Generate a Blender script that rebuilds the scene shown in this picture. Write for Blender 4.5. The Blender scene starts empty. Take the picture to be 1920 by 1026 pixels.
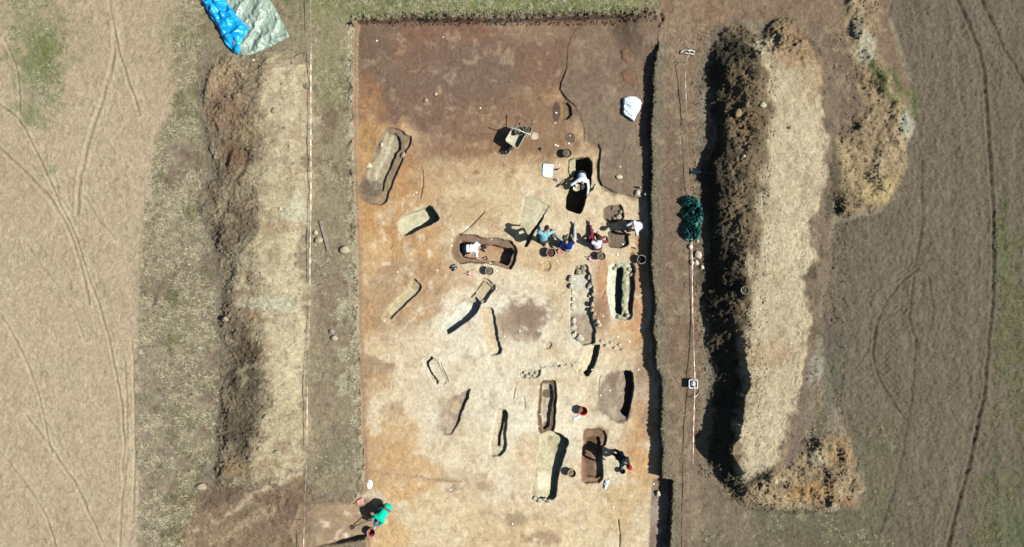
import bpy, bmesh, math, random
import numpy as np
from mathutils import Vector, Matrix, Euler
R = math.radians
sc = bpy.context.scene
col = sc.collection
random.seed(7); rng = np.random.default_rng(11)

# ------------------------------------------------------------------ camera, sky, sun, exposure
HC = 30.0            # flying height of the drone camera above the field, metres
S = 50.0             # photo pixels per metre at ground level
SUN_EL, SUN_AZ = R(47), R(-7)      # height of the sun; direction it stands in, from +X
cam = bpy.data.cameras.new("Camera"); co = bpy.data.objects.new("Camera", cam); col.objects.link(co)
co.location = (0, 0, HC); co.rotation_euler = (0, 0, 0)
cam.sensor_width = 36; cam.lens = 36 / (2 * 19.2 / HC); cam.clip_end = 5000; cam.clip_start = 0.1
sc.camera = co
wd = bpy.data.worlds.new("World"); sc.world = wd; wd.use_nodes = True
nt = wd.node_tree; bg = nt.nodes["Background"]
sky = nt.nodes.new("ShaderNodeTexSky"); sky.sky_type = 'NISHITA'; sky.sun_disc = False
sky.sun_elevation = SUN_EL; sky.sun_rotation = R(90) - SUN_AZ
nt.links.new(sky.outputs[0], bg.inputs[0]); bg.inputs[1].default_value = 0.05
sl = bpy.data.lights.new("sun", 'SUN'); sl.energy = 5.0; sl.angle = R(0.5); sl.color = (1, .98, .95)
so = bpy.data.objects.new("sun", sl); col.objects.link(so)
sd_ = Vector((math.cos(SUN_EL)*math.cos(SUN_AZ), math.cos(SUN_EL)*math.sin(SUN_AZ), math.sin(SUN_EL)))
so.rotation_euler = sd_.to_track_quat('Z', 'Y').to_euler(); so.location = sd_*40
sc.view_settings.view_transform = 'Standard'; sc.view_settings.look = 'None'
sc.view_settings.exposure = 0.58; sc.view_settings.gamma = 1
sc.cycles.diffuse_bounces = 0

KA = 0.62            # albedo of a surface = KA * (linear value of its sunlit colour)
def lin(c, k=KA):
    c = np.asarray(c, float)/255.0
    return np.where(c <= .04045, c/12.92, ((c+.055)/1.055)**2.4)*k*np.array([1.0, 1.05, 1.06])
def W(px, py, z=0.0):            # survey coordinates (plan pixels) -> metres, for a point at height z
    k = (HC - z)/HC/S
    return ((px-960)*k, (513-py)*k)
def WP(pts, z=0.0): return np.array([W(p[0], p[1], z) for p in pts])

# ------------------------------------------------------------------ terrain lattice
def axis(marks):
    out = [marks[0][0]]
    for (a, s), (b, _) in zip(marks[:-1], marks[1:]):
        n = max(1, int(round((b-a)/s))); out += list(a + (b-a)*np.arange(1, n+1)/n)
    return out
def skirt(lo, hi, inner):
    g = []; s = .12; p = 0
    while p < 700: p += s; g.append(p); s *= 1.28
    return np.array([lo - v for v in reversed(g)] + inner + [hi + v for v in g])
xs = skirt(-20.8, 20.8, axis([(-20.8,.042), (-6.3,.022), (6.3,.032), (12.6,.042), (20.8,0)]))
ys = skirt(-11.2, 11.2, axis([(-11.2,.025), (11.2,0)]))
X, Y = np.meshgrid(xs, ys); X = X.astype(np.float32); Y = Y.astype(np.float32)
NX, NY = len(xs), len(ys)

def vnoise(x, y, scale, seed):
    r = np.random.default_rng(seed); T = r.random((257, 257), dtype=np.float32)*2-1
    T[256] = T[0]; T[:, 256] = T[:, 0]
    u = x/scale; v = y/scale
    iu = np.floor(u); iv = np.floor(v); fu = u-iu; fv = v-iv
    fu = fu*fu*(3-2*fu); fv = fv*fv*(3-2*fv)
    iu = (iu.astype(np.int32) & 255); iv = (iv.astype(np.int32) & 255)
    a = T[iv, iu]; b = T[iv, iu+1]; c = T[iv+1, iu]; d = T[iv+1, iu+1]
    return (a*(1-fu)+b*fu)*(1-fv) + (c*(1-fu)+d*fu)*fv
def fbm(x, y, scale, seed, octv=4, gain=.5):
    o = 0; a = 1; t = 0
    for i in range(octv):
        o = o + a*vnoise(x + 17.3*i, y - 9.1*i, scale/(2**i), seed+i*31); t += a; a *= gain
    return o/t*1.6
ss = lambda a, b, v: (lambda t: t*t*(3-2*t))(np.clip((v-a)/(b-a), 0, 1))
N1 = fbm(X, Y, 1.6, 1, 4); N2 = fbm(X, Y, .5, 2, 4); N3 = fbm(X, Y, .17, 3, 3); N4 = fbm(X, Y, .07, 4, 2)
NB = fbm(X, Y, 3.2, 5, 5, .6); NC = fbm(X+50, Y, 1.1, 6, 5, .6); ND = fbm(X, Y+70, .35, 8, 4, .6)
WX = fbm(X, Y, .6, 21, 4)*.07; WY = fbm(X, Y, .6, 22, 4)*.07      # ragged edges
INF = np.float32(99.)

def sdf(poly, warp=1.0, pad=1.5):
    """signed distance to a polygon (negative inside), worked out only near it"""
    P = np.asarray(poly, np.float32)
    out = np.full(X.shape, INF, np.float32)
    x0, y0 = P.min(0)-pad; x1, y1 = P.max(0)+pad
    i0, i1 = np.searchsorted(xs, [x0, x1]); j0, j1 = np.searchsorted(ys, [y0, y1])
    if i1 <= i0 or j1 <= j0: return out
    sl_ = (slice(j0, j1), slice(i0, i1))
    x = X[sl_] + warp*WX[sl_]; y = Y[sl_] + warp*WY[sl_]
    d = np.full(x.shape, 1e9, np.float32); ins = np.zeros(x.shape, bool)
    n = len(P)
    for k in range(n):
        ax, ay = P[k]; bx, by = P[(k+1) % n]
        ex, ey = bx-ax, by-ay; L = ex*ex+ey*ey+1e-12
        t = np.clip(((x-ax)*ex+(y-ay)*ey)/L, 0, 1)
        d = np.minimum(d, (x-ax-t*ex)**2 + (y-ay-t*ey)**2)
        if ay != by:
            c = ((ay > y) != (by > y)) & (x < (bx-ax)*(y-ay)/(by-ay)+ax)
            ins ^= c
    d = np.sqrt(d); out[sl_] = np.where(ins, -d, d)
    return out
def dline(pts, z=0, warp=.5, pad=.6):
    P = WP(pts, z).astype(np.float32); out = np.full(X.shape, INF, np.float32)
    x0, y0 = P.min(0)-pad; x1, y1 = P.max(0)+pad
    i0, i1 = np.searchsorted(xs, [x0, x1]); j0, j1 = np.searchsorted(ys, [y0, y1])
    sl_ = (slice(j0, j1), slice(i0, i1)); x = X[sl_]+warp*WX[sl_]; y = Y[sl_]+warp*WY[sl_]
    d = np.full(x.shape, 1e9, np.float32)
    for k in range(len(P)-1):
        ax, ay = P[k]; ex, ey = P[k+1]-P[k]; L = ex*ex+ey*ey+1e-12
        t = np.clip(((x-ax)*ex+(y-ay)*ey)/L, 0, 1)
        d = np.minimum(d, (x-ax-t*ex)**2+(y-ay-t*ey)**2)
    out[sl_] = np.sqrt(d); return out

Z = (N1*.012 + N2*.006).astype(np.float32)
C = np.zeros(X.shape+(3,), np.float32); C[:] = lin((188, 166, 136))
REG = np.zeros(X.shape, np.int16)            # which piece of ground a vertex belongs to
def paint(m, c, k=1.0):
    global C
    m = np.clip(m*k, 0, 1)[..., None].astype(np.float32)
    C = C*(1-m) + m*np.float32(lin(c))
def pm(poly, z=0, soft=.1, warp=1.5, amp=.0, nz=None, pad=3.0):   # soft ragged polygon mask
    d = sdf(WP(poly, z), warp, pad)
    if amp: d = d + amp*(nz if nz is not None else NC)
    return ss(soft, -soft, d)
def blob(px, py, rx, ry, c, k=1.0, rot=0, z=0, soft=.45, rag=.5, noise=None):
    cx, cy = W(px, py, z); a = R(rot)
    dx = X-cx; dy = Y-cy
    u = (dx*math.cos(a)+dy*math.sin(a))/(rx/S); v = (-dx*math.sin(a)+dy*math.cos(a))/(ry/S)
    r = np.sqrt(u*u+v*v) + rag*(NC if noise is None else noise)*.8
    paint(ss(1+soft, 1-soft, r), c, k)

# piecewise boundary x(y) in plan pixels, returned as metres east for every row
def edge(pts, z=0.0, wob=0):
    P = WP(pts, z); o = np.argsort(P[:, 1])
    return np.interp(Y, P[o, 1], P[o, 0]).astype(np.float32)

# ---- big areas -----------------------------------------------------------------
# east field
xe = edge([(1560,-900),(1640,-200),(1655,0),(1700,120),(1712,220),(1690,330),(1640,400),(1560,420),(1545,520),(1545,680),(1580,800),(1620,900),(1600,1400),(1500,2000)])
mE = ss(-.15, .15, X-xe+.12*NC)
paint(mE, (123,109,91)); REG[mE > .5] = 1
# central band
xw = WX*2.5+edge([(340,-900),(345,-100),(338,60),(325,200),(290,300),(285,370),(268,420),(264,560),(262,800),(262,1026),(255,1600)])
mC = ss(-.16, .16, X-xw+.10*NC+.22*ND)*(1-mE)
paint(mC, (146,132,110)); REG[(mC > .5)] = 2
# ---------------- east and west fields: micro relief and wheel ruts
fw = 1-ss(-.1, .1, X-xw); fe = mE
NF = fbm(X, Y, .11, 71, 3, .65); NG = fbm(X*1.0, Y*.55, .16, 72, 3, .6)
Z += fw*(N4*.007 + NF*.008 + np.maximum(NG, 0)*.022*(.5+.5*ss(-.2,.6,NC)) - np.maximum(-N3-.35, 0)*.02)
Z += fe*(NF*.020 + NG*.015 + N4*.009 - np.maximum(N2-.2, 0)*.03 + .02*N1 + .016*vnoise(X, Y*.07, .30, 81)*ss(14.5,15.2,X) + .010*fbm(X+Y*.25, Y*.2, .22, 82, 2))
def rut(pts, depth, wid, berm=.4, c=None, ck=.5, z=0, breakup=0.5):
    global Z
    d = dline(pts, z, .5)
    f = (1-breakup*.8*ss(-.1, .7, NC))
    Z += np.where(d < 3*wid, -depth*f*np.exp(-(d/wid)**2) + depth*berm*f*np.exp(-((d-1.8*wid)/wid)**2), 0)
    if c is not None: paint(np.exp(-(d/(wid*1.1))**2)*f, c, ck)
for pts, dp, wd_ in [
    ([(-60,150),(0,197),(33,223),(60,267),(85,320),(108,375),(140,440),(165,520),(190,590),(205,640),(213,690),(228,760),(232,830),(230,900)], .045,.035),
    ([(-60,240),(0,283),(45,320),(85,362),(112,400),(135,450),(155,510),(165,570)], .035,.05),
    ([(5,70),(30,130),(36,180),(36,215)], .04,.03),
    ([(-40,550),(0,590),(30,640),(52,684),(70,730),(80,780),(86,815),(95,850)], .04,.035),
    ([(-40,800),(0,850),(45,905),(65,935),(85,970),(105,1026),(130,1100)], .045,.03),
    ([(50,780),(100,850),(140,905),(165,960),(195,1026),(230,1100)], .03,.04),
    ([(215,60),(212,100),(205,140),(190,190),(170,250),(150,330),(145,400)], .03,.06),
    ([(205,0),(215,60),(222,100),(240,150),(262,215)], .035,.04),
    ([(232,680),(236,760),(238,860),(228,940),(225,1026)], .03,.03),
    ([(248,640),(250,740),(252,860),(250,980)], .03,.03),
    ([(40,450),(95,520),(135,580),(160,640)], .02,.03),
    ([(160,370),(190,420),(215,450)], .02,.03),
    ([(100,320),(108,350),(112,385)], .02,.03)]:
    dl = dline([(p[0]+9, p[1]) for p in pts], 0, .6); paint(ss(.34,.16,dl)*fw, (198,180,147), .30); Z -= ss(.30,.20,dl)*.012*fw
    rut(pts, dp*1.0, wd_*1.1, .5, (140,120,92), .45)
for pts, dp, wd_ in [
    ([(1780,-60),(1795,0),(1818,52),(1835,95),(1845,140),(1849,200),(1854,270),(1858,340),(1864,400),(1864,470),(1860,560),(1853,640),(1846,720),(1832,800),(1822,850),(1805,920),(1785,985),(1770,1060)], .05,.055),
    ([(1825,-40),(1840,0),(1862,45),(1880,88),(1903,125),(1925,165),(1960,230)], .04,.045),
    ([(1722,505),(1690,530),(1665,560),(1648,595),(1638,630),(1636,665),(1643,700),(1658,730),(1680,765),(1702,792)], .04,.04),
    ([(1714,520),(1707,560),(1705,590),(1712,625),(1720,640)], .035,.035),
    ([(1742,520),(1745,560),(1750,600)], .03,.04),
    ([(1728,300),(1729,380),(1726,450),(1715,500)], .02,.04),
    ([(1718,640),(1712,720),(1702,790),(1690,850),(1675,920),(1650,1000)], .02,.04)]:
    dl = dline([(p[0]-8, p[1]) for p in pts], 0, .6); paint(ss(.36,.14,dl)*fe, (130,115,95), .35); Z -= ss(.30,.20,dl)*.018*fe
    rut(pts, dp*.9, wd_*1.1, .45, (86,76,60), .6, breakup=.5)
# herringbone tyre marks
dt = dline([(1705,570),(1672,625),(1664,690),(1690,745)], 0, 0)
hb = np.sin((Y*9 + np.abs(((X*4) % 1)-.5)*3)*3.0)
Z += np.where(dt < .42, .02*hb*np.clip(1-dt/.42, 0, 1), 0)
paint(np.where(dt < .5, .35*np.clip(1-dt/.45, 0, 1), 0), (103,95,76))
# field tone variation
paint(fw*ss(.1,.9,NB), (190,171,139), .5); paint(fw*ss(.1,.9,-NB), (178,156,124), .5)
paint(fw*ss(.2,.9,N2), (168,146,116), .35)
paint(fw*ss(-4.5, 7, Y)*ss(.0,.8,ND), (165,144,114), .35)
paint(fe*ss(.1,.9,NB), (131,116,97), .5); paint(fe*ss(.1,.8,-NC), (118,105,86), .5)
# green and grey weed patches of the fields
for b in [(78,75,62,78,(150,142,108),.75),(70,160,42,60,(146,140,108),.7),(72,95,30,50,(112,122,74),.6),(62,215,22,16,(122,130,84),.6),(98,318,8,10,(105,122,72),.5),
          (30,30,60,40,(158,148,112),.5),
          (1890,540,26,160,(116,112,86),.6),(1884,500,10,90,(106,116,70),.45),(1905,700,36,50,(116,116,92),.4),(1885,950,60,80,(112,110,84),.7),(1890,1000,50,50,(104,108,78),.7),
          (1530,1000,170,75,(112,106,82),.9),(1640,880,55,110,(118,110,86),.7),(1420,1040,120,60,(122,110,88),.6),(1690,190,30,26,(104,114,66),.6),(1650,150,26,26,(110,118,72),.5),(1560,690,25,75,(106,104,86),.6),(1515,650,12,60,(112,116,80),.7)]:
    blob(b[0], b[1], b[2], b[3], b[4], b[5], noise=ND, rag=.7)
# ---------------- meadow strip
mm = ss(-.16,.16, X-xw+.10*NC+.22*ND)*(1-ss(-.2,.2, X-edge([(350,-300),(372,100),(372,240),(385,330),(375,400),(395,480),(398,600),(408,700),(395,850),(350,930),(320,1030),(300,1300)])+.2*NC))
paint(mm*ss(-.1,.5,ND), (152,138,108), .8); paint(mm*ss(-.1,.5,-NC), (132,113,94), .9)
blob(340,60,45,70,(164,152,116),.7,noise=ND); blob(350,215,28,40,(156,150,112),.5,noise=ND); blob(470,40,130,60,(154,140,108),.8,noise=ND); blob(560,60,26,70,(158,144,112),.7,noise=ND)
# top grass and strip between tape and pit
mt = pm([(560,-300),(1235,-300),(1225,20),(1195,24),(1000,22),(800,28),(655,42),(575,120),(578,20)], 0, .08, 2)
paint(mt, (142,136,98), .9); blob(1000,-2,230,22,(125,132,74),.75,noise=ND,rag=.8); blob(700,-40,140,60,(118,126,74),.6,noise=ND,rag=.8)
mp = pm([(578,40),(664,45),(664,250),(668,400),(672,560),(678,800),(684,920),(575,930),(580,500)], 0, .08, 2)
paint(mp, (152,136,108), 1); blob(622,130,36,110,(146,138,100),.6,noise=ND); blob(625,560,30,90,(144,124,103),.8,noise=ND); blob(622,640,26,200,(146,128,105),.6,noise=ND); blob(640,860,40,60,(132,122,98),.7,noise=ND)
blob(618,230,14,30,(126,100,82),.7,noise=ND)
# track round the north east
mN = pm([(1215,-300),(1700,-300),(1670,60),(1700,150),(1712,240),(1690,330),(1560,300),(1520,110),(1430,40),(1340,36),(1310,100),(1300,300),(1318,500),(1312,900),(1330,1300),(1230,1300),(1236,900),(1228,600),(1222,300),(1228,90),(1205,60)], 0, .08, 2)
paint(mN, (136,113,91), 1)
blob(1300,15,90,40,(140,112,86),.7); blob(1590,170,45,120,(124,104,86),.8,rot=20)
blob(1268,90,30,60,(148,124,98),.7); blob(1262,400,20,200,(124,104,86),.5); blob(1280,600,20,200,(142,120,98),.5); blob(1265,900,20,150,(138,118,94),.5)
blob(1330,960,70,70,(134,116,96),.9); blob(1380,1000,60,40,(140,124,102),.6)
st = vnoise(X*1.0, Y*.12, .22, 55)*mN*(X < 7.5); paint(np.clip(st,0,1), (158,138,114), .5); paint(np.clip(-st,0,1), (118,98,80), .5); paint(mN*ss(0,.8,ND), (150,128,104), .3)

wallx = edge([(1236,84),(1226,142),(1224,200),(1222,380),(1222,494),(1231,574),(1232,644),(1240,801),(1244,834),(1242,896),(1261,899),(1257,1026)]); paint(ss(.55,.15,(X-wallx)+.2*ND)*(X > wallx-.3)*(Y < W(0,80)[1]), (126,116,96), .75)
# ---- excavation pit ------------------------------------------------------------
ZF = -0.46
east = [(1238,30),(1236,84),(1232,111),(1226,142),(1228,167),(1224,200),(1220,240),(1224,300),(1222,380),(1224,442),(1222,494),(1224,527),(1231,574),(1226,620),(1232,644),(1231,690),(1239,700),(1243,717),(1240,801),(1244,834),(1242,896),(1261,899),(1259,960),(1257,1026),(1256,1300)]
west = [(690,1300),(688,1020),(684,1012),(560,1035),(545,1000),(560,950),(660,946),(684,925),(683,870),(680,800),(676,700),(673,560),(670,450),(668,400),(664,330),(664,250),(663,60),(668,38)]
PIT = [(760,33),(900,35),(1050,31),(1180,26)] + east + west
sp = sdf(WP(PIT), .45, 2.0)
cx_, cy_ = W(1228, 46); ramp = ss(.35, 1.5, np.hypot((X-cx_)*.9, Y-cy_))
cx_, cy_ = W(560, 985); rampw = ss(.3, 2.6, X-cx_+0*Y); rampw = np.where((Y < W(0,935)[1]) & (X < W(690,0)[0]+.3), .12+.88*rampw, 1)
inside = ss(.012, -.055, sp)
zfl = (ZF + .02*NB + .012*NC)*ramp*rampw
Z = Z*(1-inside) + inside*(zfl + N3*.006 + N4*.003)
FL = sp < .04                                                # excavation floor and its walls
paint(ss(.05,-.02,sp), (196,166,126))
pit = ss(.03,-.03,sp)
zf = ZF
# crumbly pale lip on the western side, dark sods on the northern side
lip = ss(.32,.02,sp)*(sp > 0)*(X < -5)*(Y > W(0,935)[1]); paint(lip*ss(-.7,.2,ND), (196,180,146), .9); Z += lip*(.05+.08*N3)
lipn = ss(.30,.0,sp)*(sp > -.02)*(Y > 9.2); paint(lipn*ss(-.5,.4,ND), (92,78,60), .85); Z += lipn*(.04+.10*N3)
# zones of subsoil, north to south
def zone(poly, c, k=1, soft=.3, warp=3, amp=.25): 
    paint(pm(poly, zf, soft, warp, amp)*pit, c, k)
def fb(px, py, rx, ry, c, k=1., rot=0, soft=.4, rag=.5, noise=None):
    global C
    C0 = C.copy(); blob(px, py, rx, ry, c, k, rot, zf, soft, rag, noise)
    C = np.where(FL[..., None], C, C0)
zone([(640,300),(640,200),(900,300),(1240,300),(1240,1300),(640,1300)], (212,187,150), 1, .4)
zone([(640,230),(760,225),(800,380),(870,460),(800,560),(700,640),(640,640)], (186,142,96), .9, .4)
zone([(640,0),(1240,0),(1240,270),(1060,290),(960,300),(860,300),(760,235),(640,225)], (128,100,82), 1, .25)
zone([(640,0),(760,40),(800,150),(700,200),(640,180)], (120,98,80), .8, .3)
ctr = ss(1.3,.55,np.hypot((X-W(955,0)[0])/3.9,(Y-W(0,720)[1])/4.6)+.35*NC)*pit; paint(ctr, (232,219,195), .85); paint(ss(1.2,.6,np.hypot((X-W(980,0)[0])/3.4,(Y-W(0,450)[1])/2.2)+.35*NC)*pit, (222,202,166), .55)
fb(790,100,60,50,(133,98,78),.7); fb(870,60,70,25,(138,99,78),.6); fb(1000,58,60,22,(150,122,98),.7,noise=ND); fb(955,45,40,12,(158,134,110),.6,noise=ND); fb(930,140,110,40,(120,100,84),.6); fb(1010,130,50,50,(132,101,80),.7)
fb(860,130,100,60,(124,103,88),.5,noise=ND); fb(690,205,28,60,(160,118,84),.8); fb(690,255,26,30,(176,138,92),.9); fb(780,290,60,40,(142,106,80),.7); fb(850,260,60,30,(138,108,84),.8); fb(905,225,60,30,(142,112,86),.7); fb(890,285,90,28,(150,114,84),.8); fb(840,330,60,25,(176,134,96),.6)
fb(820,300,40,20,(132,104,84),.5); fb(1010,210,60,50,(146,116,88),.7,noise=ND); fb(1010,260,70,40,(150,118,88),.8); fb(1035,180,18,18,(164,128,94),.8); fb(1085,255,28,30,(186,156,118),.8); fb(1100,300,18,40,(190,160,122),.6)
fb(960,320,100,30,(196,164,124),.6); fb(930,380,120,50,(202,174,134),.6); fb(880,400,60,30,(184,150,112),.5,noise=ND); fb(740,330,80,50,(182,136,92),.5,rot=30); fb(800,350,30,40,(190,152,110),.6); fb(830,320,50,26,(190,160,122),.6,noise=ND)
fb(700,420,50,60,(192,146,96),.8); fb(740,480,80,30,(200,158,108),.7); fb(700,500,40,60,(206,170,126),.7); fb(840,520,60,25,(188,148,108),.6); fb(760,500,60,18,(176,140,108),.55,noise=ND); fb(1010,480,60,30,(206,172,128),.7); fb(1050,520,40,50,(204,172,132),.6)
fb(770,545,60,70,(176,140,104),.75,rot=30,noise=ND); fb(775,590,30,14,(186,140,92),.7); fb(720,560,30,60,(178,148,116),.6,noise=ND); fb(730,610,50,18,(170,140,110),.5,noise=ND)
fb(860,640,110,45,(222,207,178),.6); fb(835,618,30,25,(226,214,188),.7); fb(980,600,42,34,(148,124,102),.9,noise=ND,rag=.6); fb(985,605,34,26,(140,116,96),.6,noise=ND,rag=.6); fb(985,630,28,16,(150,126,104),.75,noise=ND); fb(945,620,26,40,(178,156,128),.5,noise=ND)
fb(700,690,36,18,(160,132,104),.85,noise=ND,rag=.7); fb(710,715,26,18,(186,152,110),.7,noise=ND); fb(735,768,20,16,(170,136,104),.8,noise=ND); fb(760,640,70,30,(210,184,148),.6); fb(780,740,60,30,(212,190,156),.6)
fb(730,820,60,40,(196,156,108),.7,noise=ND); fb(690,800,14,90,(176,140,104),.5); fb(862,762,40,62,(178,154,124),.8,rot=-15,noise=ND,rag=.4); fb(866,700,28,30,(194,168,134),.6,noise=ND)
fb(960,720,120,60,(224,208,176),.85); fb(1000,790,90,60,(224,210,180),.8); fb(900,850,90,60,(214,192,154),.6); fb(930,750,60,60,(222,208,180),.6); fb(1090,750,60,60,(222,204,172),.7); fb(1100,700,50,50,(220,198,162),.6); fb(985,660,70,22,(218,200,168),.6)
fb(1050,600,22,90,(210,188,152),.6); fb(1125,570,16,50,(178,136,98),.7); fb(1125,585,18,34,(160,124,98),.85); fb(1130,520,14,40,(190,142,98),.8); fb(1196,560,16,90,(186,134,94),.8); fb(1180,630,30,30,(204,156,108),.75); fb(1150,630,40,10,(200,178,140),.6)
fb(1205,720,18,60,(158,128,106),.85); fb(1200,790,26,60,(196,156,112),.7); fb(1215,800,14,34,(176,142,112),.8); fb(1195,870,32,60,(200,154,106),.85); fb(1180,940,50,60,(200,168,124),.7,noise=ND); fb(1155,660,50,20,(206,178,140),.6)
fb(1090,960,50,40,(212,186,146),.6,noise=ND); fb(1100,1010,60,30,(214,192,152),.6); fb(960,990,90,50,(204,172,128),.6,noise=ND); fb(960,970,70,12,(190,168,136),.6,noise=ND); fb(820,960,110,50,(216,192,152),.7); fb(760,900,60,60,(204,160,108),.75); fb(720,1000,50,40,(206,164,112),.7); fb(870,910,60,26,(194,168,132),.5,noise=ND)
fb(845,914,11,10,(152,124,100),.8,noise=ND,rag=.2); fb(905,912,14,9,(170,140,112),.6); fb(968,972,24,14,(162,138,110),.7,noise=ND); fb(1015,1010,34,14,(160,132,106),.75,noise=ND); fb(1010,885,60,40,(206,176,136),.6); fb(985,870,30,60,(212,184,146),.6)
paint((np.exp(-(dline([(684,880),(715,886),(760,892),(815,899),(860,903)], zf)/.07)**2)*pit), (166,130,102), .8)
zone([(1225,897),(1262,897),(1262,1300),(1215,1300),(1218,960)], (136,114,98), 1, .05, .5, 0)
zone([(540,935),(690,940),(700,960),(690,1000),(540,1040)], (140,116,94), .85, .4, 2.5, .25); fb(640,975,50,10,(160,136,106),.5,noise=ND)
fb(1215,660,14,50,(170,140,112),.6)
blob(620,946,70,16,(150,128,104),.9,noise=ND); blob(575,985,20,50,(146,124,100),.8,noise=ND); blob(640,1020,50,12,(144,124,100),.8,noise=ND)
paint(pit*ss(.25,.9,ND), (214,190,152), .22); paint(pit*ss(.25,.9,-ND), (158,126,98), .22)
lowY = ss(4.6, 2.5, Y); paint(pit*lowY*ss(.2,.9,NC), (232,218,190), .3); paint(pit*lowY*ss(.2,.9,-NC), (190,156,116), .42); paint(pit*lowY*ss(.35,.9,ND), (236,222,196), .35); paint(pit*lowY*ss(.4,.9,N2), (178,148,114), .3); paint(pit*ss(.3,.9,N2)*(1-lowY), (150,124,104), .35); paint(pit*ss(.3,.9,-ND)*(1-lowY), (112,88,72), .4)
# raised baulk still covered with dark soil in the north east corner
ZR = ZF + .13
BA = [(1084,49),(1071,67),(1064,89),(1062,127),(1053,153),(1051,167),(1064,187),(1076,196),(1088,215),(1095,238),(1096,262),(1104,266),(1123,270),(1127,281),(1123,311),(1124,334),(1130,348),(1151,360),(1191,369),(1215,370),(1250,300),(1250,30),(1150,20)]
sb = sdf(WP(BA, ZR), .3, 1)
stepb = ss(.01,-.03,sb)*ramp*inside; north_fade = 1-.8*ss(W(0,190)[1], W(0,70)[1], Y)
Z += stepb*.11*north_fade*(1-.65*ss(W(0,186)[1],W(0,200)[1],Y)*ss(W(0,275)[1],W(0,262)[1],Y))*(.75+.25*ss(-.3,.3,NC)); paint(ss(.14,-.14,sb+.12*ND)*pit*(1-.5*ss(W(0,230)[1], W(0,120)[1], Y)), (134,114,94)); paint(ss(.0,-.3,sb)*pit*ss(0,.7,ND), (148,128,106), .6)
paint(pit*ss(.05,-.02,sb)*ss(.2,.8,-NC), (116,97,80), .6)
fb(1150,60,60,30,(128,106,84),.6); fb(1190,150,10,60,(132,112,92),.5)
paint(ss(.09,.02,np.abs(sp+.03))*(X < -5), (158,130,104), .9); paint(ss(.075,.0,np.abs(sp+.03))*(X > 4)*(Y < 8.6), (84,74,62), .9)  # brown western wall; eastern wall faces painted dark to deepen the shade there
# faint scraping lines of the digger's bucket


# ---- graves --------------------------------------------------------------------
GR = []          # (id, name, label)
def chaikin(P, n=2):
    P = np.asarray(P, float)
    for _ in range(n):
        Q = np.roll(P, -1, 0); P = np.stack([P*.87+Q*.13, P*.13+Q*.87], 1).reshape(-1, 2)
    return P
def g_poly(pts, z=zf, off=0.0): return sdf(WP(chaikin(pts, 1), z), .6, .5) + (.016*N2 + .014*N3)
def carve(sd, depth, wall=.045, ref=zf, rough=.008):
    """sinks the ground to `depth` below the floor inside the outline"""
    global Z
    t = ss(.012, -wall, sd)
    d = depth if np.isscalar(depth) else depth
    Z = Z*(1-t) + t*(ref - d + rough*N3 + rough*N2)
def plan(px0, px1, py0=None, py1=None):    # 0..1 ramp across plan pixels
    pass
def ramp_x(a, b): return np.clip((X-W(a,0,zf)[0])/(W(b,0,zf)[0]-W(a,0,zf)[0]), 0, 1)
def ramp_y(a, b): return np.clip((Y-W(0,a,zf)[1])/(W(0,b,zf)[1]-W(0,a,zf)[1]), 0, 1)
def gpaint(sd, c, k=1., off=.015): paint(ss(off+.02, off-.02, sd), c, k)
def mottle(sd, c, k=.5, nz=None, lo=.0, hi=.6): paint(ss(.0,-.03,sd)*ss(lo,hi,(ND if nz is None else nz)), c, k)
def grave(n, sd, label): GR.append((n, label)); REG[sd < .035] = n

g = g_poly([(718,247),(726,241),(739,238),(751,242),(765,253),(772,257),(769,272),(757,299),(745,325),(734,354),(726,370),(724,379),(712,385),(696,383),(677,373),(669,358),(672,334),(689,315),(698,294),(706,270),(714,257)])
carve(g, .10); gpaint(g, (146,122,96)); mottle(g, (166,146,116), .6)
g1 = g_poly([(722,249),(738,247),(750,256),(751,280),(738,303),(724,340),(717,362),(703,358),(686,330),(703,300),(716,280)])
carve(g1, .15+.10*ramp_x(700,735), .10); gpaint(g1, (172,156,126), .8); paint(np.exp(-(dline([(733,258),(723,290),(708,320),(704,352)], zf, .5)/.07)**2), (206,194,166), .8)
fb(697,352,20,16,(112,98,82),.75,noise=ND); fb(712,377,10,9,(170,142,106),.7)
grave(20, g, "large shallow irregular grave cut with a pale ridge, near the pit's north west corner")

g = g_poly([(746,418),(753,407),(805,385),(812,386),(821,400),(824,411),(819,416),(800,425),(761,442),(756,437),(747,430)])
carve(g, .12+.36*ramp_x(748,800)**.8, .03); gpaint(g, (198,188,154)); mottle(g, (180,168,134), .5); grave(21, g, "pale oblong grave cut with black shadow at its deep right end, below the irregular cut")

g = g_poly([(858,439),(875,438),(919,448),(958,450),(968,462),(971,472),(967,490),(958,506),(946,504),(919,495),(875,492),(865,494),(853,486),(847,472),(848,455)])
carve(g, .14, .03); gpaint(g, (150,122,98)); mottle(g, (128,102,82), .6)
g1 = g_poly([(862,449),(893,455),(946,464),(959,464),(964,472),(954,499),(940,496),(902,487),(862,480)])
carve(g1, .58, .03); gpaint(g1, (196,160,126), .9); mottle(g1, (166,126,94), .7); mottle(g1,(196,168,138),.5,NC)
grave(22, g, "deep stepped grave in which the digger in a white shirt and black trousers kneels")

g = g_poly([(1067,299),(1079,296),(1102,296),(1111,309),(1110,339),(1104,358),(1088,402),(1061,392),(1062,367),(1072,341),(1066,325)])
carve(g, .80, .03)
ledge = pm([(1062,296),(1080,296),(1081,318),(1077,331),(1060,338)], zf, .02, .3, 0, None, .5)*ss(.012,-.03,g)
Z = Z*(1-ledge) + ledge*(zf-.06); gpaint(g, (160,136,100)); paint(ledge, (196,184,146))
grave(23, g, "very deep grave in black shadow where the digger with the white hat leans in")

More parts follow.
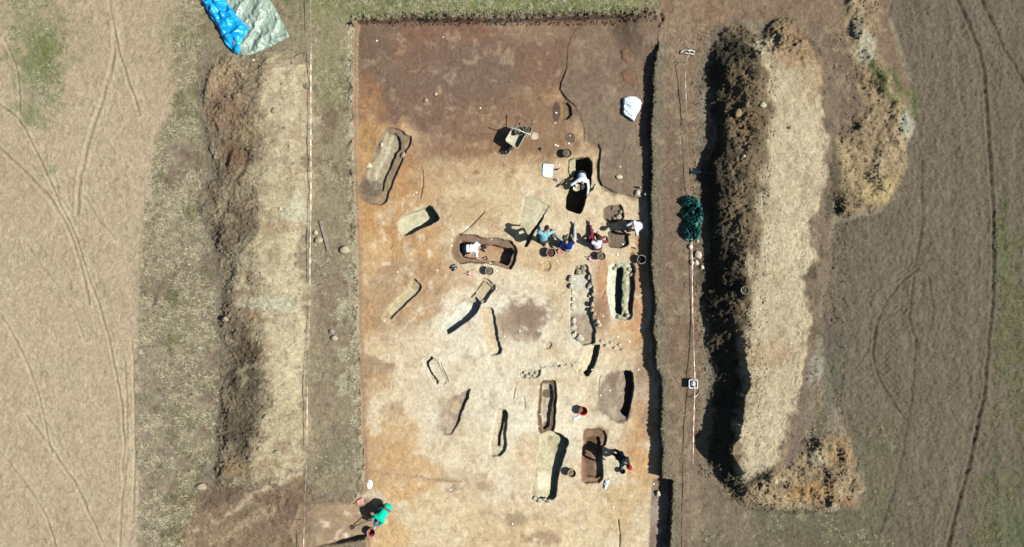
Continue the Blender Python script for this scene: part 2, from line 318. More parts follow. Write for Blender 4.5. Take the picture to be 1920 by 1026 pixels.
g = g_poly([(983,371),(1001,367),(1016,376),(1029,386),(1022,400),(1004,433),(990,464),(982,463),(974,440),(972,414),(978,390)])
carve(g, .03+.08*ramp_y(400,440)); paint(ss(.05,-.06,g+.06*ND), (204,194,162), .75); mottle(g, (176,160,126), .5)
g1 = g_poly([(1012,413),(1019,404),(1003,434),(990,464),(983,462),(993,440)])
carve(g1, .30); grave(24, g, "shallow pale grave crossed by the shadow of the digger in the light blue shirt")

g = g_poly([(777,519),(793,537),(781,553),(770,564),(731,602),(716,594),(729,576),(766,537)])
carve(g, .11, .07); paint(ss(.12,0,g+.03*ND), (196,176,142), .6); gpaint(g, (178,154,120), .8)
gpaint(g_poly([(768,538),(780,546),(776,556),(731,596),(728,580)]), (206,186,146)); grave(25, g, "narrow shallow grave with smooth cream bottom in a brown stain, left of the joined graves")

g = g_poly([(904,521),(914,521),(932,538),(906,571),(879,559),(894,539)])
carve(g, .11); gpaint(g, (200,176,136), .7); g1 = g_poly([(905,527),(912,527),(926,540),(905,566),(882,558)]); carve(g1, .19); mottle(g1,(170,150,120),.5); g2 = g_poly([(904,526),(908,527),(896,542),(884,560),(879,559),(893,541)]); carve(g2, .26, .03)
grave(26, g, "upper shallow brown half of the joined pair of graves, with a double stepped edge")
g = g_poly([(877,559),(892,556),(903,568),(895,586),(883,598),(842,628),(828,615),(836,605),(855,586)])
carve(g, .33, .05); gpaint(g, (226,220,198)); fb(886,564,12,6,(186,160,124),.6,noise=ND); grave(27, g, "lower bright white half of the joined pair of graves")

g = g_poly([(904,576),(926,578),(932,613),(941,656),(939,663),(920,668),(911,657),(903,612)])
carve(g, .05+.12*ramp_x(905,935), .05); gpaint(g, (206,184,148), .8); mottle(g,(186,164,130),.5); grave(28, g, "long shallow grave with one dark straight side, left of the round grey charcoal stain")

g = g_poly([(795,674),(808,668),(823,679),(840,715),(836,723),(821,721),(797,685)])
carve(g, .03, .06); gpaint(g, (216,200,168), .9); mottle(g, (196,178,144), .4)
g1 = g_poly([(795,674),(808,667),(811,672),(801,680),(812,702),(822,718),(819,722),(808,706),(797,686)]); carve(g1, .15, .04); gpaint(g1, (200,178,142), .7); g2 = sdf(WP([(824,679),(826,679),(842,716),(840,717)], zf), .3); carve(g2, .07, .04)
paint(ss(.10,.0,g)*(X < W(812,0)[0]), (232,218,188), .6); grave(29, g, "small pale grave cut with a raised flat block inside it")

g = g_poly([(866,738),(883,728),(878,746),(874,752),(857,794),(846,815),(833,813),(830,800),(838,770),(852,745)])
carve(g, .03+.10*ramp_x(835,870)); paint(ss(.08,0,g+.03*ND), (182,160,134), .8); gpaint(g, (162,140,118)); mottle(g, (184,164,142), .6); 
fb(854,764,8,13,(190,168,132),.9,rot=-15,soft=.1,rag=.0); grave(30, g, "grey brown grave with a round light spot, in the middle of a brown stain")

g = g_poly([(931,766),(949,767),(952,790),(947,844),(936,857),(920,858),(918,838),(924,800)])
carve(g, .12); gpaint(g, (208,192,160), .7); g1 = g_poly([(938,770),(949,768),(944,800),(934,838),(929,838),(934,800)]); carve(g1, .24); gpaint(g1, (186,168,136))
grave(31, g, "narrow pale grave with black slanting slots, left of the dark walled rectangular grave")

g = g_poly([(1013,715),(1041,715),(1044,723),(1040,810),(1017,815),(1010,807),(1010,749)])
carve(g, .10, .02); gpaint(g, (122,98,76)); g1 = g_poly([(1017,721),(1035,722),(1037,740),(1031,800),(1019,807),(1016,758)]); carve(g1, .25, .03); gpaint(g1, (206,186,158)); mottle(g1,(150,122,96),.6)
fb(1026,740,10,8,(110,94,74),.9,rag=.2,soft=.15); fb(1023,800,7,7,(120,90,64),.8); grave(32, g, "dark walled rectangular grave with a pale mottled bottom, right above the long white grave")

g = g_poly([(1150,697),(1171,694),(1184,695),(1187,721),(1185,760),(1179,793),(1160,795),(1120,768),(1126,725),(1136,705)])
carve(g+.04, .01+.10*ramp_x(1135,1170), .10); paint(ss(.06,-.06,g+.10*ND), (150,131,111), .9); mottle(g, (172,154,132), .8); mottle(g, (128,108,90), .5, NC)
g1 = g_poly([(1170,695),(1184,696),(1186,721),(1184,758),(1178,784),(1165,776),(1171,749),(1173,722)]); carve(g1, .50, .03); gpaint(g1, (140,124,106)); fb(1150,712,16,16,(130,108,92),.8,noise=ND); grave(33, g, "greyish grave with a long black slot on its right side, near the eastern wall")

g = g_poly([(1013,815),(1036,808),(1063,820),(1066,827),(1049,893),(1041,932),(1027,942),(1001,936),(996,921),(1006,870)])
carve(g, .08+.26*ramp_x(1008,1040), .05); gpaint(g, (196,182,148)); mottle(g, (172,154,120), .6); fb(1018,905,14,18,(224,214,182),.7); fb(1033,824,6,5,(140,122,96),.8,rag=.1); 
grave(34, g, "long pale grave with a broad black right hand shadow, south of the dark walled grave")

g = g_poly([(1093,804),(1121,801),(1134,806),(1138,818),(1136,836),(1127,842),(1131,898),(1122,907),(1091,908),(1090,882),(1092,824)])
carve(g, .12, .03); gpaint(g, (158,124,98)); mottle(g, (134,104,80), .5); g1 = g_poly([(1098,820),(1125,818),(1128,850),(1131,894),(1119,900),(1098,898),(1096,850)]); carve(g1, .27, .06); gpaint(g1, (126,98,76)); mottle(g1, (152,122,96), .6); fb(1150,880,26,26,(214,198,166),.7,noise=ND); fb(1110,830,12,8,(104,80,60),.8); fb(1127,812,14,12,(122,98,72),.85,noise=ND,rag=.3); fb(1120,845,3,3,(120,98,72),.1)
grave(35, g, "reddish brown grave over which a bending digger casts a shadow")

g = g_poly([(1079,496),(1101,495),(1108,520),(1114,550),(1110,594),(1119,620),(1115,646),(1093,647),(1072,632),(1068,600),(1068,560),(1070,527)])
carve(g, .16, .03); gpaint(g, (210,196,168)); paint(ss(0,-.03,g)*ss(W(0,582,zf)[1],W(0,594,zf)[1],Y), (170,150,128), .95); mottle(g, (190,172,140), .4); fb(1088,530,14,16,(210,204,188),.9); grave(36, g, "long grave lined with stones, south of the sitting diggers")

g = g_poly([(1142,500),(1150,493),(1168,491),(1188,493),(1191,500),(1188,540),(1187,592),(1184,600),(1172,601),(1150,598),(1144,590),(1140,557),(1141,515)])
carve(g, .06+.12*ramp_x(1140,1155), .03); gpaint(g, (214,210,186)); 
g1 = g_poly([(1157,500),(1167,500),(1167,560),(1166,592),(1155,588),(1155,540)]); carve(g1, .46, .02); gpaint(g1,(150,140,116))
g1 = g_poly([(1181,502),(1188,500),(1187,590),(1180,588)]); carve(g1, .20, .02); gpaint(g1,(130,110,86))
t = np.exp(-(dline([(1172,500),(1174,540),(1172,592)], zf)/.12)**2)*ss(.03,-.03,g)
Z += t*.05*(1+N3); paint(t, (176,168,126), .9); grave(37, g, "grave split by a rubble ridge into white half and dark slot, beside the eastern wall")

g = g_poly([(1096,650),(1126,646),(1116,682),(1102,708),(1081,702)])
carve(g, .06+.16*ramp_x(1092,1115)); gpaint(g, (212,192,156), .7); g1 = g_poly([(1117,648),(1126,646),(1115,683),(1101,707),(1093,700),(1106,684)]); carve(g1, .40); grave(38, g, "short slanting grave with a black slot, at the foot of the stone lined grave")

g = g_poly([(972,695),(1009,695),(1014,692),(1012,705),(1003,711),(975,710)])
carve(g, .10); gpaint(g, (212,200,170), .8); mottle(g,(160,144,116),.6,N3); grave(39, g, "small shallow cut filled with pale rubble, above left of the dark walled grave")

g = g_poly([(1130,395),(1140,386),(1164,383),(1170,390),(1170,411),(1149,418),(1132,410)])
carve(g, .12); gpaint(g, (132,112,94)); mottle(g,(162,138,108),.8,N2); grave(40, g, "brown cut with upright stones, above the digger at the eastern edge")
g = g_poly([(1141,434),(1152,430),(1166,431),(1178,443),(1179,458),(1166,465),(1141,463)])
carve(g, .14); gpaint(g, (126,106,88)); 
sw = np.sin(np.hypot((X-W(1160,0,zf)[0]), (Y-W(0,448,zf)[1]))*60+N2*5); m_ = ss(0,-.05,g); Z += m_*sw*.018; paint(m_*ss(0,1,sw), (146,126,104), .6); grave(41, g, "dark brown cut with a swirling ridged bottom beside the digger at the eastern edge")
g = g_poly([(1052,193),(1064,193),(1072,203),(1073,216),(1066,226),(1053,228)]); carve(g, .14, .06); gpaint(g, (142,116,84)); grave(42, g, "half dug round pit with a dark stain on its left side")
fb(1043,210,8,19,(104,82,70),.95,rag=.05,soft=.08)
g = g_poly([(1164,96),(1176,92),(1187,101),(1187,119),(1176,121),(1166,112)]); carve(g,.03,.1,ZR); gpaint(g,(134,104,82)); g = g_poly([(1163,139),(1176,130),(1190,135),(1193,150),(1184,162),(1168,154)]); carve(g,.04,.1,ZR); gpaint(g,(130,100,78))
fb(1069,259,10,11,(110,88,74),.9,rag=.15,soft=.12); fb(1024,499,10,10,(190,156,112),.7,rag=.1,soft=.1)
g = g_poly([(1015,490),(1024,487),(1033,491),(1034,503),(1027,509),(1016,507)]); carve(g,.05,.08)
g = g_poly([(1019,643),(1028,641),(1035,646),(1032,654),(1022,655)]); carve(g,.07,.05)
# dark wall edge cracks
for pts,dp in [([(862,440),(880,425),(895,410),(907,398)],.07),([(1010,690),(1040,686),(1078,680)],.05),([(1130,655),(1150,657),(1165,655)],.04),([(1160,975),(1162,1005),(1160,1040)],.06),([(792,320),(793,345),(787,370)],.05),([(966,728),(963,745)],.04),([(983,745),(985,765)],.04),([(1125,705),(1122,725)],.04),([(1127,560),(1135,545)],.03)]:
    Z -= np.where(sp < 0, dp*np.exp(-(dline(pts, zf, .3)/.025)**2), 0)
# loose undercut at the bottom left corner
g = g_poly([(618,1022),(650,1016),(690,1008),(692,1040),(610,1045)], -.2); Z -= ss(.02,-.05,g)*.0

# ---- spoil heaps ---------------------------------------------------------------
def profile(rows):
    """rows: {height spec: [(y, ...)]} -> height from x control lines"""
    xsn = [edge([(p[0], p[1]) for p in pts], z) for pts, z, h in rows]
    h = np.zeros(X.shape, np.float32)
    for (a, ra), (b, rb) in zip(zip(xsn[:-1], rows[:-1]), zip(xsn[1:], rows[1:])):
        t = np.clip((X+WXh-a)/np.maximum(b-a, .05), 0, 1); t = t*t*(3-2*t)*.6+t*.4
        m = (X+WXh >= a) & (X+WXh < b); h[m] = (ra[2]+(rb[2]-ra[2])*t)[m]
    return h
WXh = (fbm(X, Y, 1.3, 61, 5)*.34).astype(np.float32)
HE = profile([
 ([(1345,40),(1336,80),(1330,150),(1326,200),(1328,280),(1334,330),(1328,420),(1334,500),(1326,560),(1324,640),(1324,720),(1320,790),(1328,850),(1340,900),(1360,930)], 0, 0),
 ([(1378,40),(1370,90),(1362,150),(1356,220),(1358,300),(1360,340),(1358,420),(1366,500),(1366,560),(1374,640),(1384,720),(1384,790),(1376,850),(1360,900),(1380,930)], .6, .62),
 ([(1410,40),(1425,100),(1436,150),(1440,220),(1438,300),(1424,380),(1412,450),(1408,540),(1396,640),(1392,720),(1390,790),(1384,850),(1390,900),(1400,930)], 1.2, 1.16),
 ([(1490,40),(1525,110),(1542,180),(1546,260),(1542,350),(1530,450),(1522,560),(1508,650),(1500,720),(1490,790),(1470,850),(1440,900),(1420,930)], 1.0, 1.0),
 ([(1515,40),(1545,110),(1570,180),(1580,260),(1575,350),(1560,450),(1550,560),(1540,650),(1535,720),(1525,790),(1505,850),(1480,900),(1450,930)], 0, 0)])
yf = ss(W(0,22)[1], W(0,150)[1], Y+WXh*1.5)*ss(W(0,955)[1], W(0,850)[1], Y+WXh*1.5)
HE = HE*yf
heE = ss(.02,.15,HE)
rough = np.maximum(ss(1.14,.75,HE), 0)*heE
rough = ss(1.10,.9,HE)*heE*ss(W(1500,0)[0]+.3, W(1500,0)[0]-.3, X) + heE*ss(.9,.5,HE)*.5
Z += HE*(1+.05*N1+.02*N2) + np.clip(rough,0,1)*(.09*N2 + .06*np.abs(N3) + .035*N4) + heE*(.015*N2+.008*N3)
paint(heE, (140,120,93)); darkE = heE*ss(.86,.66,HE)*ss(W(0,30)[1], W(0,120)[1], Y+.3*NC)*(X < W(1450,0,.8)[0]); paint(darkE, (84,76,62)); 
topE = pm([(1445,60),(1490,45),(1530,110),(1548,180),(1550,260),(1545,350),(1532,450),(1524,560),(1512,650),(1505,720),(1492,790),(1465,860),(1400,892),(1385,860),(1392,780),(1394,680),(1402,600),(1414,500),(1424,420),(1440,330),(1452,250),(1448,130),(1420,80)], 1.2, .16, 4.0, .2, NC)
slopeE = heE*(1-topE)
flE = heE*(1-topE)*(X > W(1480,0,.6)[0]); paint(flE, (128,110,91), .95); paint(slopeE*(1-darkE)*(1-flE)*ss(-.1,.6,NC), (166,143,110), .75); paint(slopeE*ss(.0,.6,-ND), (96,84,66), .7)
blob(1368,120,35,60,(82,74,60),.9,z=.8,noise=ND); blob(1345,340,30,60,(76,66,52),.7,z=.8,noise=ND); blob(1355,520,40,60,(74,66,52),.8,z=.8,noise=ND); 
blob(1400,170,30,50,(134,112,84),.6,z=1.2,noise=ND); blob(1400,240,30,30,(148,122,90),.7,z=1.2,noise=ND); blob(1395,400,25,40,(140,118,88),.6,z=1.2,noise=ND)
paint(topE, (202,182,148), .97); paint(topE*ss(.0,.7,NC), (214,196,162), .6); paint(topE*ss(.3,.9,-ND), (184,158,122), .4)
blob(1495,75,36,40,(170,136,102),.85,z=1.2,rot=-30); blob(1440,665,45,25,(184,154,118),.6,z=1.2,noise=ND); blob(1530,130,20,50,(170,140,104),.5,z=1.2)
blob(1500,790,30,60,(128,110,92),.9,z=.5,noise=ND,rot=-25); blob(1400,885,20,16,(196,180,148),.8,z=.8,noise=ND); blob(1522,700,18,34,(160,148,132),.7,z=.2,noise=ND)
for pts in [[(1452,90),(1447,150),(1445,210),(1440,260)],[(1436,330),(1437,370),(1433,410)],[(1434,540),(1433,580)]]:
    Z -= .03*np.exp(-(dline(pts, 1.2, 2.5)/.03)**2)
blob(1558,100,22,70,(126,106,88),.95,rot=25,soft=.3); blob(1585,190,26,60,(126,105,87),.95,rot=28,soft=.3); blob(1550,340,12,60,(88,76,62),.8,noise=ND,rag=.8); blob(1556,520,14,90,(124,108,90),.8,noise=ND); blob(1545,610,16,40,(112,98,84),.8,noise=ND); blob(1530,680,12,40,(168,158,142),.75,noise=ND); blob(1515,760,16,50,(134,118,102),.85,noise=ND,rot=-15); blob(1480,850,34,16,(126,108,96),.8,noise=ND,rot=35)
# ragged dirt ridges east of the track and south of the heap
dn = np.minimum(sdf(WP([(1590,-200),(1660,-200),(1645,40),(1645,100),(1690,180),(1705,240),(1700,290),(1690,350),(1640,395),(1570,405),(1555,330),(1560,260),(1600,240),(1620,200),(1600,120),(1580,40)]), 2.5, 1.5),
                sdf(WP([(1350,925),(1400,900),(1470,870),(1530,815),(1590,820),(1600,870),(1620,920),(1560,960),(1470,955),(1400,945)]), 2.5, 1.5))
dm = ss(.15,-.35,dn)
Z += dm*(.14 + .16*N1 + .16*N2 + .05*np.abs(N3)) ; REGd = dn < .02
paint(ss(.12,-.12,dn), (160,137,106), .95); paint(ss(.1,-.1,dn)*ss(0,.6,NC), (188,164,126), .8); paint(ss(.1,-.1,dn)*ss(.2,.8,-ND), (126,106,84), .7)
blob(1625,90,16,28,(196,186,158),.9,z=.2,noise=ND); blob(1612,50,10,30,(170,160,138),.6,z=.2,noise=ND); blob(1706,230,13,26,(188,182,156),.9,z=.2,noise=ND); blob(1650,360,36,22,(196,172,122),.8,z=.3,noise=ND); blob(1640,160,20,30,(168,142,108),.7,z=.2,noise=ND); blob(1600,330,28,30,(176,150,114),.7,noise=ND)
blob(1520,920,40,20,(186,146,100),.8,noise=ND); blob(1528,858,22,16,(190,176,140),.8,noise=ND); blob(1570,850,22,24,(178,144,104),.8,noise=ND); blob(1590,940,26,12,(160,124,96),.7,noise=ND); blob(1560,950,12,8,(190,174,144),.7,noise=ND)
blob(1553,350,14,50,(92,80,66),.7,noise=ND)
# western heap
HW = profile([
 ([(372,60),(368,110),(362,230),(388,330),(366,390),(398,480),(400,600),(412,700),(400,800),(392,860),(362,920)], 0, 0),
 ([(420,60),(440,110),(440,230),(430,330),(430,390),(450,480),(455,600),(465,700),(450,800),(440,860),(420,920)], .32, .36),
 ([(500,60),(500,110),(492,230),(485,330),(482,390),(490,480),(490,600),(500,700),(492,800),(480,860),(450,920)], .5, .52),
 ([(540,60),(545,110),(545,230),(545,330),(540,390),(545,480),(545,600),(545,700),(540,800),(525,860),(500,920)], .35, .36),
 ([(575,60),(582,110),(580,230),(578,330),(578,390),(578,480),(578,600),(576,700),(574,800),(570,860),(550,920)], 0, 0)])
HW *= ss(W(0,84)[1], W(0,150)[1], Y)*ss(W(0,935)[1], W(0,850)[1], Y)
hw = ss(.01,.08,HW)
for bx, by, rx, ry, hh, ring in [(425,160,46,44,.22,1),(405,225,26,30,.16,0),(436,245,40,22,-.16,0),(440,300,26,34,-.18,1),(468,215,18,26,.16,0),(392,368,26,30,.14,1),(450,400,30,24,.16,0),(425,440,20,26,.14,0),(462,470,22,28,.12,0),(440,520,24,30,.12,0),(425,600,18,26,.10,0),(455,640,26,20,-.10,0),(440,700,22,50,.12,0),(470,760,18,30,.12,0),(430,830,34,24,.14,0),(400,880,30,22,.12,1),(440,900,40,16,.12,0),(500,130,22,30,.14,0)]:
    cx_, cy_ = W(bx, by, .3); q_ = np.hypot((X-cx_+2*WX)/(rx/S), (Y-cy_+2*WY)/(ry/S)); Z += .62*hh*(np.exp(-((q_-(.75 if ring else 0))/(.32 if ring else .6))**2) - (.5*np.exp(-(q_/.45)**2) if ring else 0))
topW = pm([(505,100),(555,95),(574,150),(574,350),(574,600),(572,750),(566,860),(520,900),(470,905),(480,850),(495,780),(490,680),(480,590),(440,575),(430,540),(455,480),(490,420),(470,330),(500,260),(488,200)], .4, .16, 4.5, .34, .5*NC+.8*ND)
rw = hw*(1-topW)
Z += HW*(1+.12*N1) + rw*(.06*N2+.06*np.abs(N3)+.03*N4) + hw*topW*(.03*N2+.02*N3)
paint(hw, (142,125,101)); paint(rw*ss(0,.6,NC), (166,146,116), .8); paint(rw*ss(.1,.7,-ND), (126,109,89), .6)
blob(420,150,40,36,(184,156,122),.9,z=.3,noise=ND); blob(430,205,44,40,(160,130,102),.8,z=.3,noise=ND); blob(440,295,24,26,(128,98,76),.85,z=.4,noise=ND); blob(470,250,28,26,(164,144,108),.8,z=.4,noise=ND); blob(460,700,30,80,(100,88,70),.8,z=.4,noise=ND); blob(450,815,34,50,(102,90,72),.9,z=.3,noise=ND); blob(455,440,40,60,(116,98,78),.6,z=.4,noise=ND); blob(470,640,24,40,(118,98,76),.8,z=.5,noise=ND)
blob(466,505,34,60,(160,152,126),.8,z=.5,noise=ND)
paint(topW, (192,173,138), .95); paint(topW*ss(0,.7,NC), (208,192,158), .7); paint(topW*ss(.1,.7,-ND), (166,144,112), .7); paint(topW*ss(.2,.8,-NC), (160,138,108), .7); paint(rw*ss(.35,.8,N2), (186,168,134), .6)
blob(530,190,34,34,(202,184,148),.7,z=.4); blob(555,400,20,34,(204,194,164),.8,z=.3,noise=ND); blob(500,570,50,12,(206,196,166),.8,z=.4,noise=ND); blob(475,590,22,12,(178,148,112),.7,z=.4,noise=ND); blob(535,720,28,40,(204,188,150),.7,z=.3); blob(530,840,26,20,(204,188,150),.7,z=.2); blob(530,425,40,10,(172,144,112),.6,z=.4,noise=ND); blob(535,838,16,14,(160,136,108),.8,z=.2,noise=ND)
# churned clay in the south west
mk = pm([(330,935),(420,900),(520,890),(572,872),(572,1200),(300,1200)], 0, .12, 2.5, .15, ND)*(1-hw)
paint(mk, (146,122,96), .95); blob(510,960,70,30,(134,110,88),.9,rot=25); blob(400,1010,70,26,(156,132,102),.8,rot=20,noise=ND); paint(np.exp(-(dline([(350,1010),(420,965),(500,915),(560,880)], 0, 2.5)/.12)**2)*ss(-.6,.3,ND), (206,182,146), .9); paint(np.exp(-(dline([(400,1020),(460,985),(540,930)], 0, 3)/.16)**2)*ss(-.5,.5,ND), (190,164,130), .7); blob(420,930,40,16,(118,98,80),.7,rot=20,noise=ND); blob(450,870,26,18,(170,144,108),.8,noise=ND); blob(345,1020,18,24,(176,150,116),.8,noise=ND)
Z += mk*(.02*N2+.02*N3)
mr = mC*(1-inside)*(1-heE)*(1-hw)*(1-dm); Z += mr*(N3*.012+N4*.006)
paint(mr*ss(.3,.9,ND)*.5, (160,144,114)); paint(mr*ss(.3,.9,-ND)*.4, (112,94,76))

REG[(REG != 1) & (HE > .05)] = 3; REG[(HW > .03) & (REG != 1)] = 4; REG[REGd & (HE <= .05)] = 5
REG[(REG == 2) & (mm > .5)] = 6; REG[(REG == 2) & (mN > .5)] = 7; REG[(REG == 2) & (mt > .5)] = 8; REG[(REG == 2) & ((mp > .5))] = 9
gmask = REG >= 20; REG[FL & ~gmask & (REG < 3)] = 10; REG[FL & ~gmask & (REG > 5)] = 10
# overall fine tint noise
spk = ss(.55,.95,vnoise(X,Y,.055,91))*.35 - ss(.6,.95,vnoise(X+9,Y,.06,92))*.25
v = (1 + .10*N3 + .12*N4 + .05*ND + spk*np.where(REG == 10, .25, np.where(REG <= 1, .3, .8)))[..., None]; v = v*np.where(FL, 1.04, np.where(fe > .5, 1.05, np.where(mm > .5, 1.22, 1.16)))[..., None]
C = np.clip(C*v, .004, .9).astype(np.float32)

# ------------------------------------------------------------------ ground objects
def soil_material(name, bump=.6, scale=1.0, var=.22, dist=.03):
    m = bpy.data.materials.new(name); m.use_nodes = True; n = m.node_tree; b = n.nodes["Principled BSDF"]
    b.inputs["Roughness"].default_value = .95; b.inputs["Specular IOR Level"].default_value = .12
    at = n.nodes.new("ShaderNodeAttribute"); at.attribute_name = "soil"
    tc = n.nodes.new("ShaderNodeTexCoord")
    n1 = n.nodes.new("ShaderNodeTexNoise"); n1.inputs["Scale"].default_value = 9*scale; n1.inputs["Detail"].default_value = 8; n1.inputs["Roughness"].default_value = .72
    n2 = n.nodes.new("ShaderNodeTexNoise"); n2.inputs["Scale"].default_value = 42*scale; n2.inputs["Detail"].default_value = 5; n2.inputs["Roughness"].default_value = .7
    vo = n.nodes.new("ShaderNodeTexVoronoi"); vo.inputs["Scale"].default_value = 24*scale
    for t in (n1, n2, vo): n.links.new(tc.outputs["Object"], t.inputs["Vector"])
    mr = n.nodes.new("ShaderNodeMapRange"); mr.inputs[1].default_value = .3; mr.inputs[2].default_value = .7; mr.inputs[3].default_value = 1-var; mr.inputs[4].default_value = 1+var
    n.links.new(n1.outputs[0], mr.inputs[0])
    mr2 = n.nodes.new("ShaderNodeMapRange"); mr2.inputs[1].default_value = .3; mr2.inputs[2].default_value = .7; mr2.inputs[3].default_value = 1-var*.8; mr2.inputs[4].default_value = 1+var*.8
    n.links.new(n2.outputs[0], mr2.inputs[0])
    mu = n.nodes.new("ShaderNodeMath"); mu.operation = 'MULTIPLY'; n.links.new(mr.outputs[0], mu.inputs[0]); n.links.new(mr2.outputs[0], mu.inputs[1])
    vm = n.nodes.new("ShaderNodeVectorMath"); vm.operation = 'SCALE'; n.links.new(at.outputs["Color"], vm.inputs[0]); n.links.new(mu.outputs[0], vm.inputs["Scale"])
    n.links.new(vm.outputs[0], b.inputs["Base Color"])
    ad = n.nodes.new("ShaderNodeMath"); ad.operation = 'MULTIPLY_ADD'; n.links.new(n1.outputs[0], ad.inputs[0]); ad.inputs[1].default_value = 1.6; n.links.new(n2.outputs[0], ad.inputs[2])
    ad2 = n.nodes.new("ShaderNodeMath"); ad2.operation = 'MULTIPLY_ADD'; n.links.new(vo.outputs[0], ad2.inputs[0]); ad2.inputs[1].default_value = -.5; n.links.new(ad.outputs[0], ad2.inputs[2])
    bp = n.nodes.new("ShaderNodeBump"); bp.inputs["Strength"].default_value = bump; bp.inputs["Distance"].default_value = dist
    n.links.new(ad2.outputs[0], bp.inputs["Height"]); n.links.new(bp.outputs[0], b.inputs["Normal"])
    return m
M_FIELD = soil_material("field soil", .8, 1.0, .11, .05); M_CLOD = soil_material("turned soil", .9, 1, .26, .06); M_FLOOR = soil_material("scraped subsoil", .5, 1.2, .12, .03); M_PATH = soil_material("trodden soil", .8, 1.1, .17, .045)
FR = np.maximum.reduce([REG[:-1,:-1]*(REG[:-1,:-1] >= 20), REG[1:,1:]*(REG[1:,1:] >= 20)]); FR = np.where(FR > 0, FR, REG[:-1,:-1])
VI = np.arange(NX*NY, dtype=np.int32).reshape(NY, NX)
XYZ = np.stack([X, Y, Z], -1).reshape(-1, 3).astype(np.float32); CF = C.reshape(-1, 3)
def ground_piece(name, r, mat):
    jj, ii = np.nonzero(FR == r)
    if len(jj) == 0: return None
    q = np.stack([VI[jj, ii], VI[jj, ii+1], VI[jj+1, ii+1], VI[jj+1, ii]], 1)
    u, inv = np.unique(q.ravel(), return_inverse=True)
    me = bpy.data.meshes.new(name); n = len(jj)
    me.vertices.add(len(u)); me.vertices.foreach_set("co", XYZ[u].ravel())
    me.loops.add(4*n); me.loops.foreach_set("vertex_index", inv.astype(np.int32).ravel())
    me.polygons.add(n); me.polygons.foreach_set("loop_start", np.arange(0, 4*n, 4, dtype=np.int32))
    me.update(calc_edges=True)
    me.polygons.foreach_set("use_smooth", np.ones(n, bool))
    a = me.color_attributes.new("soil", 'FLOAT_COLOR', 'POINT')
    a.data.foreach_set("color", np.concatenate([CF[u], np.ones((len(u), 1), np.float32)], 1).ravel())
    me.materials.append(mat); o = bpy.data.objects.new(name, me); col.objects.link(o); return o
def tag(o, label=None, cat=None, group=None, kind=None):
    if label: o['label'] = label
    if cat: o['category'] = cat
    if group: o['group'] = group
    if kind: o['kind'] = kind
    return o
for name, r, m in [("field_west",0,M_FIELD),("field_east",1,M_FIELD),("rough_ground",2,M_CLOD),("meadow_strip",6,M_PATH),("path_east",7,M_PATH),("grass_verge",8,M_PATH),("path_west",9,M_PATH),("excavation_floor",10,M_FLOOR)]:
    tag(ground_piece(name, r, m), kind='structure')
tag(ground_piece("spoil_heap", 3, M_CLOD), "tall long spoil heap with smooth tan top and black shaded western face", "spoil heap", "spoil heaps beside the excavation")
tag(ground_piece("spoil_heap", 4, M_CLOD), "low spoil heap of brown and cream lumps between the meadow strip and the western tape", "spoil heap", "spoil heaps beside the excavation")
tag(ground_piece("dirt_ridges", 5, M_CLOD), kind='structure')
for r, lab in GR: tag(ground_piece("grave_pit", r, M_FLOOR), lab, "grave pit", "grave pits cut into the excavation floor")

def gi(x, y):
    i = int(np.clip(np.searchsorted(xs, x), 1, NX-1)); j = int(np.clip(np.searchsorted(ys, y), 1, NY-1))
    if abs(xs[i-1]-x) < abs(xs[i]-x): i -= 1
    if abs(ys[j-1]-y) < abs(ys[j]-y): j -= 1
    return j, i
def zat(x, y): j, i = gi(x, y); return float(Z[j, i])

# ================================================================== helpers for objects
def mat(name, c, rough=.7, metal=0., var=.12, scale=20., bump=.0, spec=.3, k=KA, c2=None, trans=0):
    m = bpy.data.materials.new(name); m.use_nodes = True; n = m.node_tree; b = n.nodes["Principled BSDF"]
    b.inputs["Roughness"].default_value = rough; b.inputs["Metallic"].default_value = metal; b.inputs["Specular IOR Level"].default_value = spec
    tc = n.nodes.new("ShaderNodeTexCoord"); no = n.nodes.new("ShaderNodeTexNoise"); no.inputs["Scale"].default_value = scale; no.inputs["Detail"].default_value = 6; no.inputs["Roughness"].default_value = .65
    n.links.new(tc.outputs["Object"], no.inputs["Vector"])
    cr = n.nodes.new("ShaderNodeValToRGB"); a = np.clip(lin(c, k), 0, .9); d = np.clip(lin(c2, k), 0, .9) if c2 is not None else a*(1-2.2*var)
    cr.color_ramp.elements[0].position = .32; cr.color_ramp.elements[1].position = .66
    cr.color_ramp.elements[0].color = (*np.clip(d, 0, 1), 1); cr.color_ramp.elements[1].color = (*np.clip(a*(1+.6*var), 0, .92), 1)
    n.links.new(no.outputs[0], cr.inputs[0]); n.links.new(cr.outputs[0], b.inputs["Base Color"])
    if bump:
        bp = n.nodes.new("ShaderNodeBump"); bp.inputs["Strength"].default_value = bump; bp.inputs["Distance"].default_value = .02
        n.links.new(no.outputs[0], bp.inputs["Height"]); n.links.new(bp.outputs[0], b.inputs["Normal"])
    return m
_mc = {}
def M(name, *a, **k):
    if name not in _mc: _mc[name] = mat(name, *a, **k)
    return _mc[name]
def mk(name, bm, m, parent=None, smooth=True):
    me = bpy.data.meshes.new(name); bmesh.ops.recalc_face_normals(bm, faces=bm.faces); bm.to_mesh(me); bm.free()
    if smooth:
        me.polygons.foreach_set("use_smooth", np.ones(len(me.polygons), bool))
    for q in (m if isinstance(m, (list, tuple)) else [m]): me.materials.append(q)
    o = bpy.data.objects.new(name, me); col.objects.link(o)
    if parent: o.parent = parent
    return o
def thing(name, loc, rz=0, label=None, cat=None, group=None, rot=None):
    o = bpy.data.objects.new(name, None); col.objects.link(o); o.empty_display_size = .1; o.location = loc; o.rotation_euler = rot or (0, 0, rz)
    return tag(o, label, cat, group)
